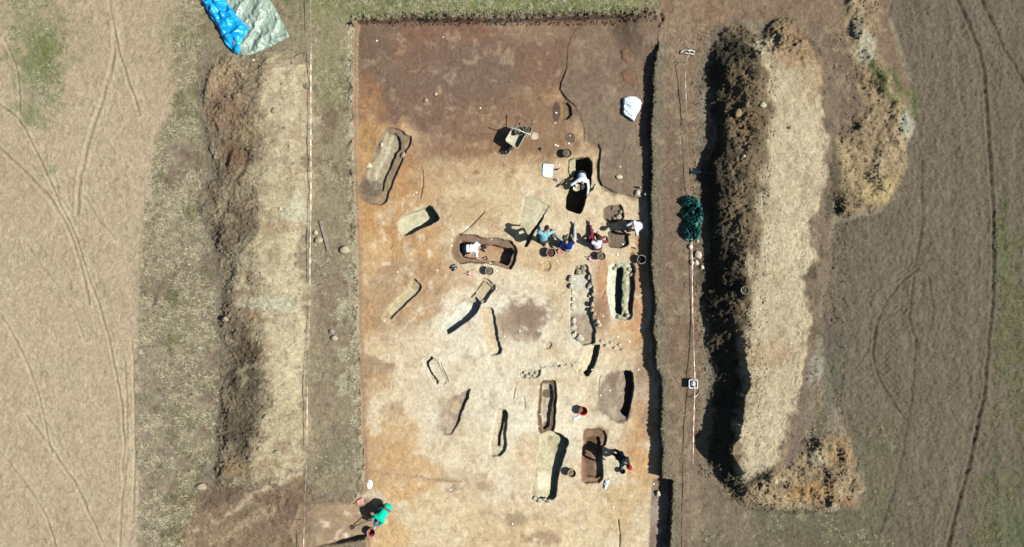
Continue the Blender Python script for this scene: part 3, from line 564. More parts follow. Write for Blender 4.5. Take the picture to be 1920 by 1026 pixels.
def lathe(bm, prof, seg=28, cx=0, cy=0, close=False, ell=1.0):
    rings = []
    for r, z in prof:
        rings.append([bm.verts.new((cx+r*math.cos(2*math.pi*i/seg), cy+ell*r*math.sin(2*math.pi*i/seg), z)) for i in range(seg)])
    for a, b in zip(rings[:-1], rings[1:]):
        for i in range(seg): bm.faces.new((a[i], a[(i+1) % seg], b[(i+1) % seg], b[i]))
    for r in (rings[0], rings[-1]):
        if close: bm.faces.new(r)
    return rings
def tube(bm, pts, r, seg=8, r2=None, cap=True):
    P = [Vector(p) for p in pts]; n = len(P); prev = None; last = None
    for i, p in enumerate(P):
        d = (P[min(i+1, n-1)]-P[max(i-1, 0)]).normalized()
        u = d.cross(Vector((0, 0, 1))); u = u.normalized() if u.length > .05 else Vector((1, 0, 0)); v = d.cross(u).normalized()
        if last is not None and u.dot(last) < 0: u, v = -u, -v
        last = u; rr = r if r2 is None else r+(r2-r)*i/(n-1)
        ring = [bm.verts.new(p+u*rr*math.cos(2*math.pi*k/seg)+v*rr*math.sin(2*math.pi*k/seg)) for k in range(seg)]
        if prev:
            for k in range(seg): bm.faces.new((prev[k], prev[(k+1) % seg], ring[(k+1) % seg], ring[k]))
        elif cap: bm.faces.new(ring)
        prev = ring
    if cap: bm.faces.new(prev)
def box(bm, c, s, rot=None, bev=0):
    r = bmesh.ops.create_cube(bm, size=1); m = Matrix.Diagonal((*s, 1)); 
    if rot is not None: m = Euler(rot).to_matrix().to_4x4() @ m
    bmesh.ops.transform(bm, matrix=Matrix.Translation(c) @ m, verts=r['verts'])
    if bev: bmesh.ops.bevel(bm, geom=list({e for v in r['verts'] for e in v.link_edges}), offset=bev, segments=2, affect='EDGES')
def P3(px, py, h, ref=None):     # survey point at height h above `ref` (default: the ground there)
    if ref is None:
        z = ZF
        for _ in range(3): z = zat(*W(px, py, z))
        ref = z
    x, y = W(px, py, ref+h); return Vector((x, y, ref+h))
def on(px, py):                  # point on the ground under a survey position
    z = 0
    for _ in range(4): z = zat(*W(px, py, z))
    x, y = W(px, py, z); return Vector((x, y, z))

# ------------------------------------------------------------------ buckets
SOIL = {k: M("soil fill "+k, c, .95, var=.25, scale=60, bump=.8, spec=.1) for k, c in
        dict(brown=(108, 84, 66), tan=(178, 152, 110), grey=(140, 128, 104), dark=(60, 52, 44)).items()}
def bucket(px, py, c, label, fill=None, rim=None, h=.27, r=.165, lean=(0, 0), z=None, handle=True, fillh=.7):
    p = on(px, py) if z is None else P3(px, py, 0, z)
    if z is None: p = Vector((*W(px, py, p.z+h), p.z))
    t = thing("bucket", p, random.uniform(0, 6.28), label, "bucket", "buckets of the diggers", rot=(lean[0], lean[1], random.uniform(0, 6.28)))
    m = M("bucket plastic %d %d %d" % c, c, .45, var=.1, scale=14, bump=.05)
    bm = bmesh.new(); lathe(bm, [(.0, .004), (r*.76, .0), (r*.80, .02), (r, h), (r*.97, h), (r*.77, .02), (.0, .014)], 32); mk("shell", bm, m, t)
    bm = bmesh.new(); rc = rim or tuple(min(255, v+40) for v in c)
    lathe(bm, [(r*.975, h-.012), (r*1.09, h-.014), (r*1.11, h-.004), (r*1.08, h+.008), (r*.985, h+.008), (r*.975, h-.012)], 32); mk("rim", bm, M("bucket rim %d %d %d" % rc, rc, .45, var=.08), t)
    if handle:
        bm = bmesh.new(); tube(bm, [(r*1.1*math.cos(a), r*1.22*math.sin(a), h+.012-.10*math.sin(a)) for a in np.linspace(0, math.pi, 14)], .0045, 6); mk("handle", bm, M("wire", (150, 148, 140), .4, .8), t)
    if fill:
        bm = bmesh.new(); rr = r*(.78+.2*fillh)-.004; zz = h*fillh
        rings = lathe(bm, [(rr, zz), (rr*.75, zz+.012), (rr*.5, zz+.025), (rr*.25, zz+.035), (.001, zz+.04)], 24)
        for ring in rings[1:]:
            for v in ring: v.co.z += random.uniform(-.012, .014)
        mk("soil_fill", bm, SOIL[fill], t)
    return t
bucket(1033.5, 474, (92, 62, 50), "dark red bucket with pink rim and brown earth, below the digger in light blue", "brown", (222, 186, 170), r=.165, fillh=.72)
bucket(1128, 480.5, (110, 100, 84), "grey bucket of grey earth with thin tan rim, south of the white vested digger", "grey", (196, 174, 140), r=.145, fillh=.75)
bucket(1203, 486.5, (58, 62, 64), "dark bucket with light grey rim standing in the black shade of the eastern wall", "dark", (176, 178, 176), r=.155, fillh=.35)
bucket(918, 508.5, (70, 66, 60), "bucket of clods with cream rim below the deep stepped grave", "grey", (214, 204, 178), r=.15, fillh=.8)
bucket(1063, 287.5, (36, 36, 36), "black bucket of grey earth near the round dark soil spot", "grey", (56, 56, 58), r=.15, fillh=.85, h=.25)
bucket(1093.5, 771, (206, 28, 44), "bright red bucket standing on cream soil beside the dark walled grave", "tan", (232, 70, 80), r=.155, fillh=.3)
bucket(1072.5, 888, (72, 62, 46), "dark bucket with pale rim holding tan earth, between the white and reddish graves", "tan", (224, 206, 170), r=.15, fillh=.6)
bucket(694.5, 1000, (176, 92, 82), "empty brick red bucket with pink rim near the digger in turquoise", None, (226, 164, 146), r=.15, lean=(.10, .05))
bucket(1167.5, 884, (30, 32, 36), "small black bucket at the feet of the dark clad digger with a red cap", "dark", (44, 46, 50), r=.095, h=.2, fillh=.5, handle=False)
bucket(1400, 544, (150, 142, 120), "pale bucket half sunk in the dark western face of the tall heap", "grey", (206, 196, 168), r=.13, h=.2, fillh=.7, lean=(0, -.3))

# ------------------------------------------------------------------ wheelbarrow, bucket and shovel on it
bz = ZF
def L3(px, py, h): return Vector((*W(px, py, bz+h), bz+h))
c0 = L3(966, 259, .5); wb = thing("wheelbarrow", (c0.x, c0.y, bz), 0, "cream wheelbarrow standing on the reddish floor with a shovel lying across its tray", "wheelbarrow")
def loc(v): return v - Vector((c0.x, c0.y, bz))
rimc = [L3(962.0,239.0,.56), L3(986.5,249.5,.56), L3(970.5,279,.52), L3(947,263.5,.52)]
cen = sum(rimc, Vector())/4
def rr_loop(sc_, z, n=7, rnd=.10):
    cs = [Vector((cen.x+(q.x-cen.x)*sc_, cen.y+(q.y-cen.y)*sc_, 0)) for q in rimc]; out = []
    for i, q in enumerate(cs):
        a = (cs[i-1]-q).normalized(); b = (cs[(i+1) % 4]-q).normalized(); rd = rnd*sc_
        for k in range(n):
            t = k/(n-1); p = q + a*rd*(1-t)**2 + b*rd*t**2
            zz = z + ((rimc[i].z-cen.z) if sc_ > .9 else 0); out.append(Vector((p.x, p.y, zz)))
    return out
bm = bmesh.new(); prev = None
for sc_, z in [(1.03, cen.z), (1.0, cen.z+.006), (.985, cen.z-.01), (.90, cen.z-.10), (.78, cen.z-.19), (.60, cen.z-.215), (.3, cen.z-.22)]:
    ring = [bm.verts.new(loc(p)) for p in rr_loop(sc_, z)]
    if prev: [bm.faces.new((prev[k], prev[(k+1) % len(ring)], ring[(k+1) % len(ring)], ring[k])) for k in range(len(ring))]
    prev = ring
bm.faces.new(prev); tr = mk("tray", bm, M("barrow paint", (218, 206, 176), .55, var=.14, scale=9, bump=.05, k=.66), wb)
so_ = tr.modifiers.new("s", 'SOLIDIFY'); so_.thickness = .006; so_.offset = -1
bm = bmesh.new(); pts = [loc(p) for p in rr_loop(1.02, cen.z+.002)]; tube(bm, pts+[pts[0]], .010, 6, cap=False); mk("rolled_edge", bm, M("barrow rim", (226, 218, 196), .5), wb)
ax = (rimc[3]+rimc[2]-rimc[0]-rimc[1]); ax.z = 0; ax.normalize(); sd2 = Vector((-ax.y, ax.x, 0))
wc = Vector((*W(955.5, 280, bz+.2), bz+.19))
bm = bmesh.new()
R_ = .175
for k in range(28):
    pass
ringp = [wc + ax*R_*math.cos(a) + Vector((0, 0, 1))*R_*math.sin(a) for a in np.linspace(0, 2*math.pi, 29)]
tube(bm, [loc(p) for p in ringp], .036, 8, cap=False); wh = mk("wheel", bm, M("rubber", (46, 46, 46), .8, var=.1), wb)
bm = bmesh.new(); tube(bm, [loc(wc+sd2*.04), loc(wc-sd2*.04)], .12, 20); mk("wheel_rim", bm, M("barrow frame", (70, 74, 72), .5, .3), wh)
for s_ in (-1, 1):
    bm = bmesh.new(); back = cen - ax*.36 + sd2*s_*.24; back.z = bz+.40
    hp = L3(977, 214, .60) if (back-L3(977,214,.4)).length < (back-L3(1002,228,.4)).length else L3(1002, 228, .60)
    tube(bm, [loc(wc+sd2*s_*.05), loc(cen+ax*.30+sd2*s_*.14-Vector((0,0,.24))), loc(back-Vector((0,0,.04))), loc(hp)], .014, 8); hb_ = mk("handle_bar", bm, M("barrow frame", (70, 74, 72), .5, .3), wb)
    d = (hp-back).normalized(); bm = bmesh.new(); tube(bm, [loc(hp-d*.12), loc(hp+d*.01)], .019, 8); mk("grip", bm, M("black grip", (170, 168, 150), .7), hb_)
    bm = bmesh.new(); f = cen-ax*.22+sd2*s_*.2; tube(bm, [loc(Vector((f.x, f.y, bz+.36))), loc(Vector((f.x-ax.x*.05, f.y-ax.y*.05, bz+.0)))], .012, 6); mk("leg", bm, M("barrow frame", (70, 74, 72), .5, .3), wb)
bm = bmesh.new(); tube(bm, [loc(wc+sd2*.07), loc(wc+sd2*.07+ax*.2+Vector((0,0,.14))), loc(wc-sd2*.07+ax*.2+Vector((0,0,.14))), loc(wc-sd2*.07)], .012, 8); mk("wheel_guard", bm, M("barrow rim", (226, 218, 196), .5), wb)
bucket(973.5, 247, (118, 116, 110), "grey metal bucket sitting in the tray of the wheelbarrow", "grey", (150, 150, 146), z=bz+.33, r=.165, h=.24, fillh=.5, handle=False)
bucket(991, 243, (96, 108, 98), "small grey green bucket on the ground behind the wheelbarrow", "grey", (150, 160, 148), r=.11, h=.2, fillh=.6)

def shovel(a, b, label, cb=(210, 196, 176), ch=(214, 204, 186), w=.20, l=.26, roll=0, tilt=.0, tip='round', name="shovel", cat="shovel", rh=.017):
    """a: blade centre, b: end of the handle (3D points)"""
    a = Vector(a); b = Vector(b); d = (a-b).normalized(); t = thing(name, (a.x, a.y, min(a.z, b.z)), 0, label, cat); o0 = Vector(t.location)
    u = d.cross(Vector((0, 0, 1))).normalized(); n_ = u.cross(d).normalized(); u = (u*math.cos(roll)+n_*math.sin(roll)).normalized(); n_ = u.cross(d).normalized()
    bm = bmesh.new(); g = []
    for i in range(11):
        s = i/10; y = (s-.5)*l; ww = w/2*(1 if tip == 'square' else (1-.85*max(0, (s-.45)/.55)**2.2))*min(1, .55+s*3)
        row = [bm.verts.new(a-o0+d*y+u*(q*ww)+n_*(.045*q*q*(1-.5*s)+.0-tilt*s)) for q in np.linspace(-1, 1, 9)]; g.append(row)
    for r0, r1 in zip(g[:-1], g[1:]):
        for k in range(8): bm.faces.new((r0[k], r0[k+1], r1[k+1], r1[k]))
    o = mk("blade", bm, M("blade %d %d %d" % cb, cb, .5, .2, var=.15, scale=25), t); s2 = o.modifiers.new("s", 'SOLIDIFY'); s2.thickness = .004
    bm = bmesh.new(); tube(bm, [a-o0-d*l*.62, a-o0-d*l*.30], .022, 10, .014); mk("socket", bm, M("blade %d %d %d" % cb, cb, .5, .2), t)
    bm = bmesh.new(); q0 = a-o0-d*l*.45; tube(bm, [q0, (q0+(b-o0))/2+Vector((0, 0, .006)), b-o0], rh, 10, rh*.9); mk("handle", bm, M("wood %d %d %d" % ch, ch, .7, var=.15, scale=8), t)
    return t
shovel(L3(1003.5, 256, .70), L3(951, 236.5, .80), "shovel with a pale pinkish blade lying across the wheelbarrow tray", (222, 200, 178), (226, 218, 204), w=.26, l=.27)
e = on(1305, 321); shovel(P3(1305, 321.5, .16), P3(1364, 329, .06), "spade with bluish steel blade and long dark handle at the tall heap's foot", (84, 94, 116), (88, 82, 80), w=.24, l=.30, roll=.15, tip='square', name="spade", cat="spade")
bm = bmesh.new()

# ------------------------------------------------------------------ small hand tools
def trowel(x0, y0, x1, y1, label, cb=(150, 146, 138), ch=(190, 150, 100), w=.07, h=.03):
    a = P3(x0, y0, h); b = P3(x1, y1, h+.02); l = max(.10, (a-b).length*.5)
    d = (a-b).normalized(); c = a - d*l*.4
    return shovel(c, b, label, cb, ch, w=w, l=l, name="trowel", cat="trowel", rh=.014)
trowel(1012, 277, 1017, 286, "short hand trowel lying on the floor south east of the wheelbarrow", (60, 56, 50), (190, 170, 130))
trowel(1041, 319, 1053, 315, "trowel with pale handle touching the right edge of the light blue board", (80, 84, 76), (220, 200, 176))
trowel(1045, 351, 1058, 338, "trowel with a cream handle pointing at the deep black grave from the left", (110, 96, 76), (232, 216, 176), w=.06)
trowel(1108, 359, 1119, 345, "trowel with a light handle on the right edge of the deep black grave", (70, 60, 48), (232, 214, 180), w=.06)
trowel(1118, 441, 1123, 434, "small trowel sticking up beside the white vested digger's head", (210, 190, 160), (220, 200, 160), w=.05)
trowel(1187, 464, 1197, 468, "upper trowel beside the dark bucket in the shade", (150, 120, 90), (226, 210, 190), w=.05)
trowel(1186, 476, 1194, 474, "lower trowel beside the dark bucket in the shade", (210, 200, 186), (226, 216, 200), w=.05)
trowel(1123, 476, 1131, 469, "cream handled trowel leaning on the grey bucket of earth", (200, 186, 150), (232, 220, 190), w=.05)
trowel(1040, 336, 1047, 341, "lilac hand shovel below the light blue board", (150, 130, 190), (206, 190, 222), w=.10)
trowel(912, 482, 915.5, 499, "long cream scoop leaning on the rim of the bucket of clods", (226, 216, 184), (226, 216, 184), w=.06)
def dustpan(px, py, ang, label, c=(226, 178, 164)):
    p = on(px, py); t = thing("dustpan", p+Vector((0, 0, .012)), R(ang), label, "dustpan")
    m = M("dustpan %d %d %d" % c, c, .5, var=.08); bm = bmesh.new(); g = []
    for i in range(7):
        s = i/6; g.append([bm.verts.new((s*.22, q*(.075+.05*s), .004+.05*abs(q)**4*(1-s*.7)+(.05 if i == 0 else 0))) for q in np.linspace(-1, 1, 9)])
    for r0, r1 in zip(g[:-1], g[1:]):
        for k in range(8): bm.faces.new((r0[k], r0[k+1], r1[k+1], r1[k]))
    o = mk("pan", bm, m, t); s2 = o.modifiers.new("s", 'SOLIDIFY'); s2.thickness = .004
    bm = bmesh.new(); tube(bm, [(0, 0, .04), (-.06, 0, .055), (-.16, 0, .05)], .014, 8); mk("handle", bm, m, t)
dustpan(879, 513, 0, "pale pink dustpan with its handle to the left, beside the bucket of clods")
dustpan(1105, 484, -20, "pink dustpan beside the grey bucket of earth", (228, 172, 168))
dustpan(671, 942, 15, "salmon pink dustpan lying on the dark soil left of the digger in turquoise", (230, 160, 146))
dustpan(1046, 472, 10, "brownish pink hand scoop between the pink rimmed bucket and the digger in navy", (196, 140, 122))

# ------------------------------------------------------------------ stones
def stone(px, py, r, c, label, cat="stone", sx=1, sy=1, rot=0, h=.7, group=None, sink=.25, z=None, nm="stone"):
    p = on(px, py) if z is None else P3(px, py, 0, z)
    bm = bmesh.new(); bmesh.ops.create_icosphere(bm, subdivisions=3, radius=1); sd = random.uniform(0, 99)
    for v in bm.verts:
        d = v.co.normalized(); n_ = math.sin(d.x*3.1+sd)*math.cos(d.y*2.7+sd*1.3)+.6*math.sin(d.z*4+d.x*3+sd*2)+.35*math.sin(d.y*7+sd)
        k = 1+.14*n_; v.co = Vector((d.x*sx, d.y*sy, d.z*h))*k
        for ax_ in ((.7, .5, .5), (-.6, .3, .75), (.1, -.8, .6), (-.3, .9, -.1)):   # broken facets
            a = Vector(ax_).normalized(); q = v.co.dot(a)
            if q > .72: v.co -= a*(q-.72)*.8
    bmesh.ops.scale(bm, vec=(r, r, r), verts=bm.verts)
    o = mk(nm, bm, M("stone %d %d %d" % c, c, .9, var=.16, scale=16, bump=.5, spec=.15), None)
    o.location = p+Vector((0, 0, r*h*(1-sink*2))); o.rotation_euler = (random.uniform(-.2, .2), random.uniform(-.2, .2), R(rot)); tag(o, label, cat, group); return o
GS = "stones lining the long grave"
west_row = [(1071,522,.14,1.2,.9),(1070,536,.12,.9,1),(1073,575,.13,1.1,1),(1075,601,.13,.8,1.3),(1075,612,.13,1,1.1),(1073,629,.12,1.1,.9),(1078,626,.10,.6,1.5),(1073,548,.10,.9,1.4),(1074,561,.09,1,1)]
for i, (x, y, r, a, b) in enumerate(west_row):
    stone(x, y, r, random.choice([(230,218,192),(220,208,182),(236,224,202)]), "pale stone number %s from the north in the left row of the stone lined grave" % ["one","two","three","four","five","six","seven","eight","nine"][sorted([q[1] for q in west_row]).index(y)], sx=a, sy=b, group=GS, h=.8)
for x, y, r, w_ in [(1083,500,.10,"outermost left"),(1094,502,.13,"outermost right"),(1084,510,.13,"large inner left"),(1093,511,.09,"inner right")]:
    stone(x, y, r, (190,174,140), w_+" stone at the northern head of the stone lined grave", sx=1.1, sy=.9, group=GS, h=.8)
east_row = [(1104,520,.12,.8,1.5),(1106,535,.12,.8,1.5),(1105,555,.07,1,1),(1112,552,.09,1,1.2),(1110,571,.10,.8,1.2),(1114,588,.09,.7,1.3),(1110,581,.08,1,1),(1120,603,.10,1,.9),(1123,609,.10,1.2,.9)]
for x, y, r, a, b in east_row:
    stone(x, y, r, random.choice([(222,202,174),(228,208,182),(212,190,158)]), "tan stone number %s from the north in the right row of the stone lined grave" % ["one","two","three","four","five","six","seven","eight","nine"][sorted([q[1] for q in east_row]).index(y)], sx=a, sy=b, group=GS, h=.8)
stone(1086, 633, .15, (220,206,182), "large broken white and grey stone at the southern end of the stone lined grave", sx=1.2, sy=1, group=GS, h=.7)
HS = "stones beside the eastern tape"
for x, y, r, lab in [(1294,463,.10,"round white stone just below the crumpled green net, on the tape line"),(1308,477,.15,"largest white stone right of the eastern tape"),(1297,492,.10,"white stone touching the left side of the eastern tape"),(1305,492.5,.10,"white stone just right of the tape, under the largest one"),(1316,501,.08,"small white stone at the foot of the dark heap"),(1308,452,.06,"tiny cream stone at the bottom edge of the green net")]:
    stone(x, y, r, (232,212,188), lab, sx=.9, sy=1.25, rot=random.uniform(0,50), group=HS)
for x, y, r, c, lab, a, b in [(592,436,.09,(216,200,160),"small cream stone at the left of the wooden plank, upper one",1,1),(597.5,449.5,.14,(206,188,146),"wide cream stone at the left of the wooden plank, lower one",1.35,.85),(647,468.5,.17,(208,190,156),"big round pale boulder with a dark nick, right of the wooden plank",1,1),
    (622.5,622,.11,(176,164,160),"round grey stone on the western path, above a paler one",1,1),(627,634,.12,(206,186,150),"cream stone on the western path, below a round grey one",1.1,.9),(653,672,.05,(214,196,164),"tiny cream stone near the pit's western lip",1,1),
    (1161,331,.10,(232,218,190),"oblong white stone on the dark soil of the north east corner",1.6,.9),(1233,925,.12,(224,206,170),"cream oblong stone on the grey brown ledge at the bottom right",.7,1.3),(1195,362,.13,(232,208,184),"pinkish white block at the corner of the dark soil by the eastern wall",.9,1.1),
    (1384,212,.17,(168,142,104),"brown boulder casting a dark shadow on the tall heap's western face",.9,1.1),(1430,197,.12,(214,200,168),"pale stone near the tan crest of the tall heap",1.1,.9),(1395,293,.07,(196,184,156),"small white stone low on the tall heap's western face",1.2,.8),
    (1453,902,.12,(206,188,154),"pale stone at the southern tip of the tall heap",1,1),(515,207,.12,(186,168,134),"pale boulder with a dark side on the cream slope of the low heap",1.2,.9),(423,598,.12,(186,166,134),"rounded stone at the left foot of the low heap",1.1,.9),(499,782,.10,(196,176,140),"round stone on the edge of the cream slope of the low heap",1.1,1),
    (520,847,.11,(190,170,134),"flat stone at the southern end of the low heap's cream slope",1.5,.7),(487,841,.08,(196,176,140),"smaller stone left of the flat one at the low heap's end",1,1),(475,113,.06,(222,212,188),"little white stone just below the green tarpaulin's tip",1,1),(526,392,.08,(216,204,172),"white stone on the upper cream slope of the low heap",1,1.2),
    (378,912,.16,(186,168,144),"pale boulder half buried where the low heap meets the meadow",1.4,.8),(1480,240,.06,(150,120,86),"small brown stone on the tan top of the tall heap",1,1),(776,176,.07,(214,186,150),"small tan stone on the reddish floor, lower left of two",1.2,1) if False else (799,188,.07,(206,186,130),"yellowish stone on the reddish floor, lower left of two",1.2,.8),(817,177,.07,(222,190,158),"pinkish stone on the reddish floor, upper right of two",1.1,1),
    (727,269,.08,(232,212,186),"white stone in the left wall of the large irregular grave",.8,1) if False else (716,272,.09,(232,216,190),"white stone set in the left side of the large irregular grave",.8,1),(692,311,.11,(240,220,184),"cream stone at the left rim of the large irregular grave",1,1.1),(757,291,.11,(206,176,142),"tan stone wedged in the right side of the large irregular grave",.8,1.2),
    (1160,407,.12,(190,170,140),"upper stone in the brown cut above the digger at the eastern edge",1,1),(1152,410,.09,(180,162,132),"left stone in the brown cut above the digger at the eastern edge",1,1),(1164,397,.08,(186,160,126),"right stone in the brown cut above the digger at the eastern edge",.8,1.1),(1149,391,.06,(176,150,116),"little upright stone in the back wall of the brown cut",.7,1.2)]:
    stone(x, y, r, c, lab, sx=a, sy=b)
for i, (x, y) in enumerate([(977,702),(983,699),(988,705),(995,701),(1001,704),(1006,699)]):
    stone(x, y, .07, (214,204,176), "pale stone %s in the small shallow cut of rubble" % ["at the left end","upper left","lower middle","upper middle","lower right","at the right end"][i], sx=1.1, sy=.9)
for i, (x, y, r) in enumerate([(1128,640,.07),(1137,648,.09),(1146,643,.06),(1153,652,.08),(1162,646,.07),(1168,655,.06)]):
    stone(x, y, r, (214,200,168), "pale stone %s in the rubble patch south of the split grave" % ["farthest left","second from left","third from left","third from right","second from right","farthest right"][i], sx=1.3, sy=.8, h=.5)
for i, (x, y, r) in enumerate([(1024,688,.06),(1040,684,.05),(1052,687,.07),(1063,682,.05),(1075,686,.06)]):
    stone(x, y, r, (222,210,180), "small pale stone %s in the line right of the rubble filled cut" % ["first from left","second from left","third from left","fourth from left","fifth from left"][i], sx=1.3, sy=.8, h=.5)
for x, y, r, lab in [(1002,934,.09,"leftmost pale stone at the foot of the long white grave"),(1011,938,.11,"large pale stone at the foot of the long white grave"),(1021,936,.08,"middle small stone at the foot of the long white grave"),(1029,939,.10,"right pale stone at the foot of the long white grave"),(1060,824,.10,"pale stone at the top right corner of the long white grave")]:
    stone(x, y, r, (206,196,164), lab, sx=1.3, sy=.8)
for i, (x, y) in enumerate([(1157,499),(1152,503),(1180,505),(1184,515),(1176,592),(1160,594),(1183,590)]):
    stone(x, y, .09, (196,184,146), ["pale stone at the north end of the split grave","smaller stone left at the north end of the split grave","stone at the north east corner of the split grave","stone on the east side of the split grave","stone at the foot of the rubble ridge","wide stone at the south west end of the split grave","stone at the south east corner of the split grave"][i], sx=1.2, sy=.9)

# ------------------------------------------------------------------ white find tags
TAGS = [(671,83),(707,77),(831,70),(901,203),(765,316) if False else (781,361),(776,366),(848,432),(850,438),(847,450),(847,461),(723,513) if False else (746,510),(820,507),(722,601),(728,666),(824,731),(916,668),(834,861) if False else (912,858),(1043,212),(1041,231),(1069,255),(1067,269),(1046,274),(1042,272),(1049,310),(1022,455) if False else (1163,313),(1138,447),(1168,458),(1148,478),(1158,478),(1131,593),(946,631),(975,621),(1158,632),(1180,640),(1044,529),(1045,490),(922,448),(920,494),(932,508),(932,531),(931,541),(1197,693),(1134,731),(1144,732),(1126,741),(1013,777),(1011,799),(1135,787),(1219,801),(1066,683),(1110,693),(1046,682),(1226,907),(1150,951),(1085,1020),(727,948),(703,990),(961,982),(846,918),(912,1017),(1010,938),(820,625),(1009,540) if False else (1053,451),(860,507) if False else (983,452)]
m_tag = M("white plastic", (255, 250, 240), .5, var=.03, k=.85)
def tagobj():
    bm = bmesh.new(); box(bm, (0, 0, .012), (.055, .04, .003), (.12, .05, 0)); lathe(bm, [(.003, -.04), (.003, .02), (.007, .021), (.007, .024)], 6, close=True); return bm
mt0 = mk("find_tag", tagobj(), m_tag, None, False)
for i, (x, y) in enumerate(TAGS):
    o = mt0 if i == 0 else mt0.copy()
    if i: col.objects.link(o)
    o.location = on(x, y)+Vector((0, 0, .006)); o.rotation_euler = (0, 0, random.uniform(0, 6.28)); s_ = random.choice([.8, 1, 1, 1.15]); o.scale = (s_,)*3
    tag(o, "tiny white find tag pinned into the excavation floor", "find tag", "white find tags on the excavation floor")

# ------------------------------------------------------------------ crumpled sheets
def inpoly(x, y, P):
    ins = np.zeros(x.shape, bool); n = len(P)
    for k in range(n):
        ax, ay = P[k]; bx, by = P[(k+1) % n]
        if ay != by: ins ^= ((ay > y) != (by > y)) & (x < (bx-ax)*(y-ay)/(by-ay)+ax)
    return ins
def edgedist(x, y, P):
    d = np.full(x.shape, 1e9)
    for k in range(len(P)):
        ax, ay = P[k]; ex, ey = P[(k+1) % len(P)]-P[k]; t = np.clip(((x-ax)*ex+(y-ay)*ey)/(ex*ex+ey*ey+1e-12), 0, 1)
        d = np.minimum(d, (x-ax-t*ex)**2+(y-ay-t*ey)**2)
    return np.sqrt(d)
def sheet(name, poly, zref, hf, m, parent=None, step=.014, thick=.004, skirt_=False):
    P = WP(poly, zref); x0, y0 = P.min(0); x1, y1 = P.max(0)
    gx = np.arange(x0-step, x1+step*2, step); gy = np.arange(y0-step, y1+step*2, step); x, y = np.meshgrid(gx, gy)
    d = edgedist(x, y, P)*np.where(inpoly(x, y, P), 1, -1); keep = d > -step*.7
    j = np.clip(np.searchsorted(ys, y), 0, NY-1); i = np.clip(np.searchsorted(xs, x), 0, NX-1)
    z = Z[j, i] + np.maximum(hf(x, y, np.maximum(d, 0)), .012)
    idx = -np.ones(x.shape, int); idx[keep] = np.arange(keep.sum())
    f = keep[:-1, :-1] & keep[1:, :-1] & keep[:-1, 1:] & keep[1:, 1:]
    q = np.stack([idx[:-1, :-1][f], idx[:-1, 1:][f], idx[1:, 1:][f], idx[1:, :-1][f]], 1)
    me = bpy.data.meshes.new(name); me.from_pydata(np.stack([x[keep], y[keep], z[keep]], 1).tolist(), [], q.tolist()); me.update()
    me.polygons.foreach_set("use_smooth", np.ones(len(me.polygons), bool)); me.materials.append(m)
    o = bpy.data.objects.new(name, me); col.objects.link(o)
    if parent: o.parent = parent
    s2 = o.modifiers.new("s", 'SOLIDIFY'); s2.thickness = thick; s2.offset = -1
    return o
def ridged(x, y, sx, sy, rot, seed, o=4):
    a = R(rot); u = x*math.cos(a)+y*math.sin(a); v = -x*math.sin(a)+y*math.cos(a)
    return 1-np.abs(fbm(u*sx, v*sy, 1, seed, o, .55))*2
tp = thing("tarpaulin", (0, 0, 0), 0, "crumpled tarpaulin, grey green with bright blue fold, at the top left", "tarpaulin")
m_tg = mat("tarpaulin green side", (168, 184, 164), .42, var=.07, scale=5, bump=.25, spec=.5); m_tb = mat("tarpaulin blue side", (20, 172, 240), .38, var=.10, scale=4, bump=.3, spec=.5, k=.72)
sheet("green_side", [(395,-70),(470,-75),(503,-4),(511,8),(523,30),(532,48),(542,66),(541,70),(520,80),(498,92),(480,102),(466,106),(455,106),(440,90),(420,60)], .05,
      lambda x, y, d: .03+.05*ss(0,.12,d)+.08*ridged(x,y,2.2,.9,-32,301,2)*ss(0,.1,d)+.03*ridged(x,y,4.5,3.0,20,302,2), m_tg, tp)
sheet("blue_side", [(335,-70),(405,-75),(418,-5),(426,6),(438,20),(444,30),(455,40),(463,50),(470,54),(463,58),(461,66),(454,72),(453,85),(450,104),(440,98),(424,84),(416,68),(408,50),(395,32),(384,12),(372,-8)], .15,
      lambda x, y, d: .13+.07*ss(0,.15,d)+.16*ridged(x,y,1.8,.6,-58,311,2)*ss(0,.12,d)+.06*ridged(x,y,3.4,3.0,10,312,2)*ss(0,.1,d), m_tb, tp)
m_net = mat("green netting", (64, 134, 122), .6, var=.4, scale=9, bump=.6, c2=(14, 64, 66))
def neth(x, y, d):
    return .05+.16*ss(0, .22, d)+.15*ss(0,.1,d)*ridged(x+.5*fbm(x,y,.5,90),y,7.5,1.9,-12,321,2)+.05*ridged(x+.2*fbm(x,y,.3,95),y,15,4,35,322,2)
o = sheet("garden_net", [(1280,369),(1292,365),(1305,368),(1315,380),(1321,398),(1319,412),(1313,425),(1316,436),(1309,450),(1297,454),(1285,449),(1277,436),(1279,424),(1286,414),(1276,405),(1279,396),(1284,391),(1277,382)], .15, neth, m_net, None, .012, .005)
tag(o, "crumpled heap of dark teal green netting on the eastern tape line", "netting")
m_bag = mat("milky plastic", (236, 246, 246), .35, var=.08, scale=6, bump=.3, spec=.5, k=.8)
o = sheet("plastic_bag", [(1170,183),(1180,180),(1192,180),(1201,186),(1204,193),(1202,204),(1196,213),(1190,227),(1187,226),(1178,219),(1171,214),(1169,210),(1170,200)], ZR+.15,
      lambda x, y, d: .15*ss(0,.02,d)+.05*ss(0,.3,d)+.03*ridged(x,y,5,2.5,70,331,3)*ss(0,.05,d), m_bag, None, .012, .004)
tag(o, "white plastic sack standing by the eastern wall, casting a sharp shadow to its left", "plastic sack")
m_clr = mat("thin plastic", (226, 228, 236), .3, var=.08, scale=12, bump=.4, spec=.5, k=.75)
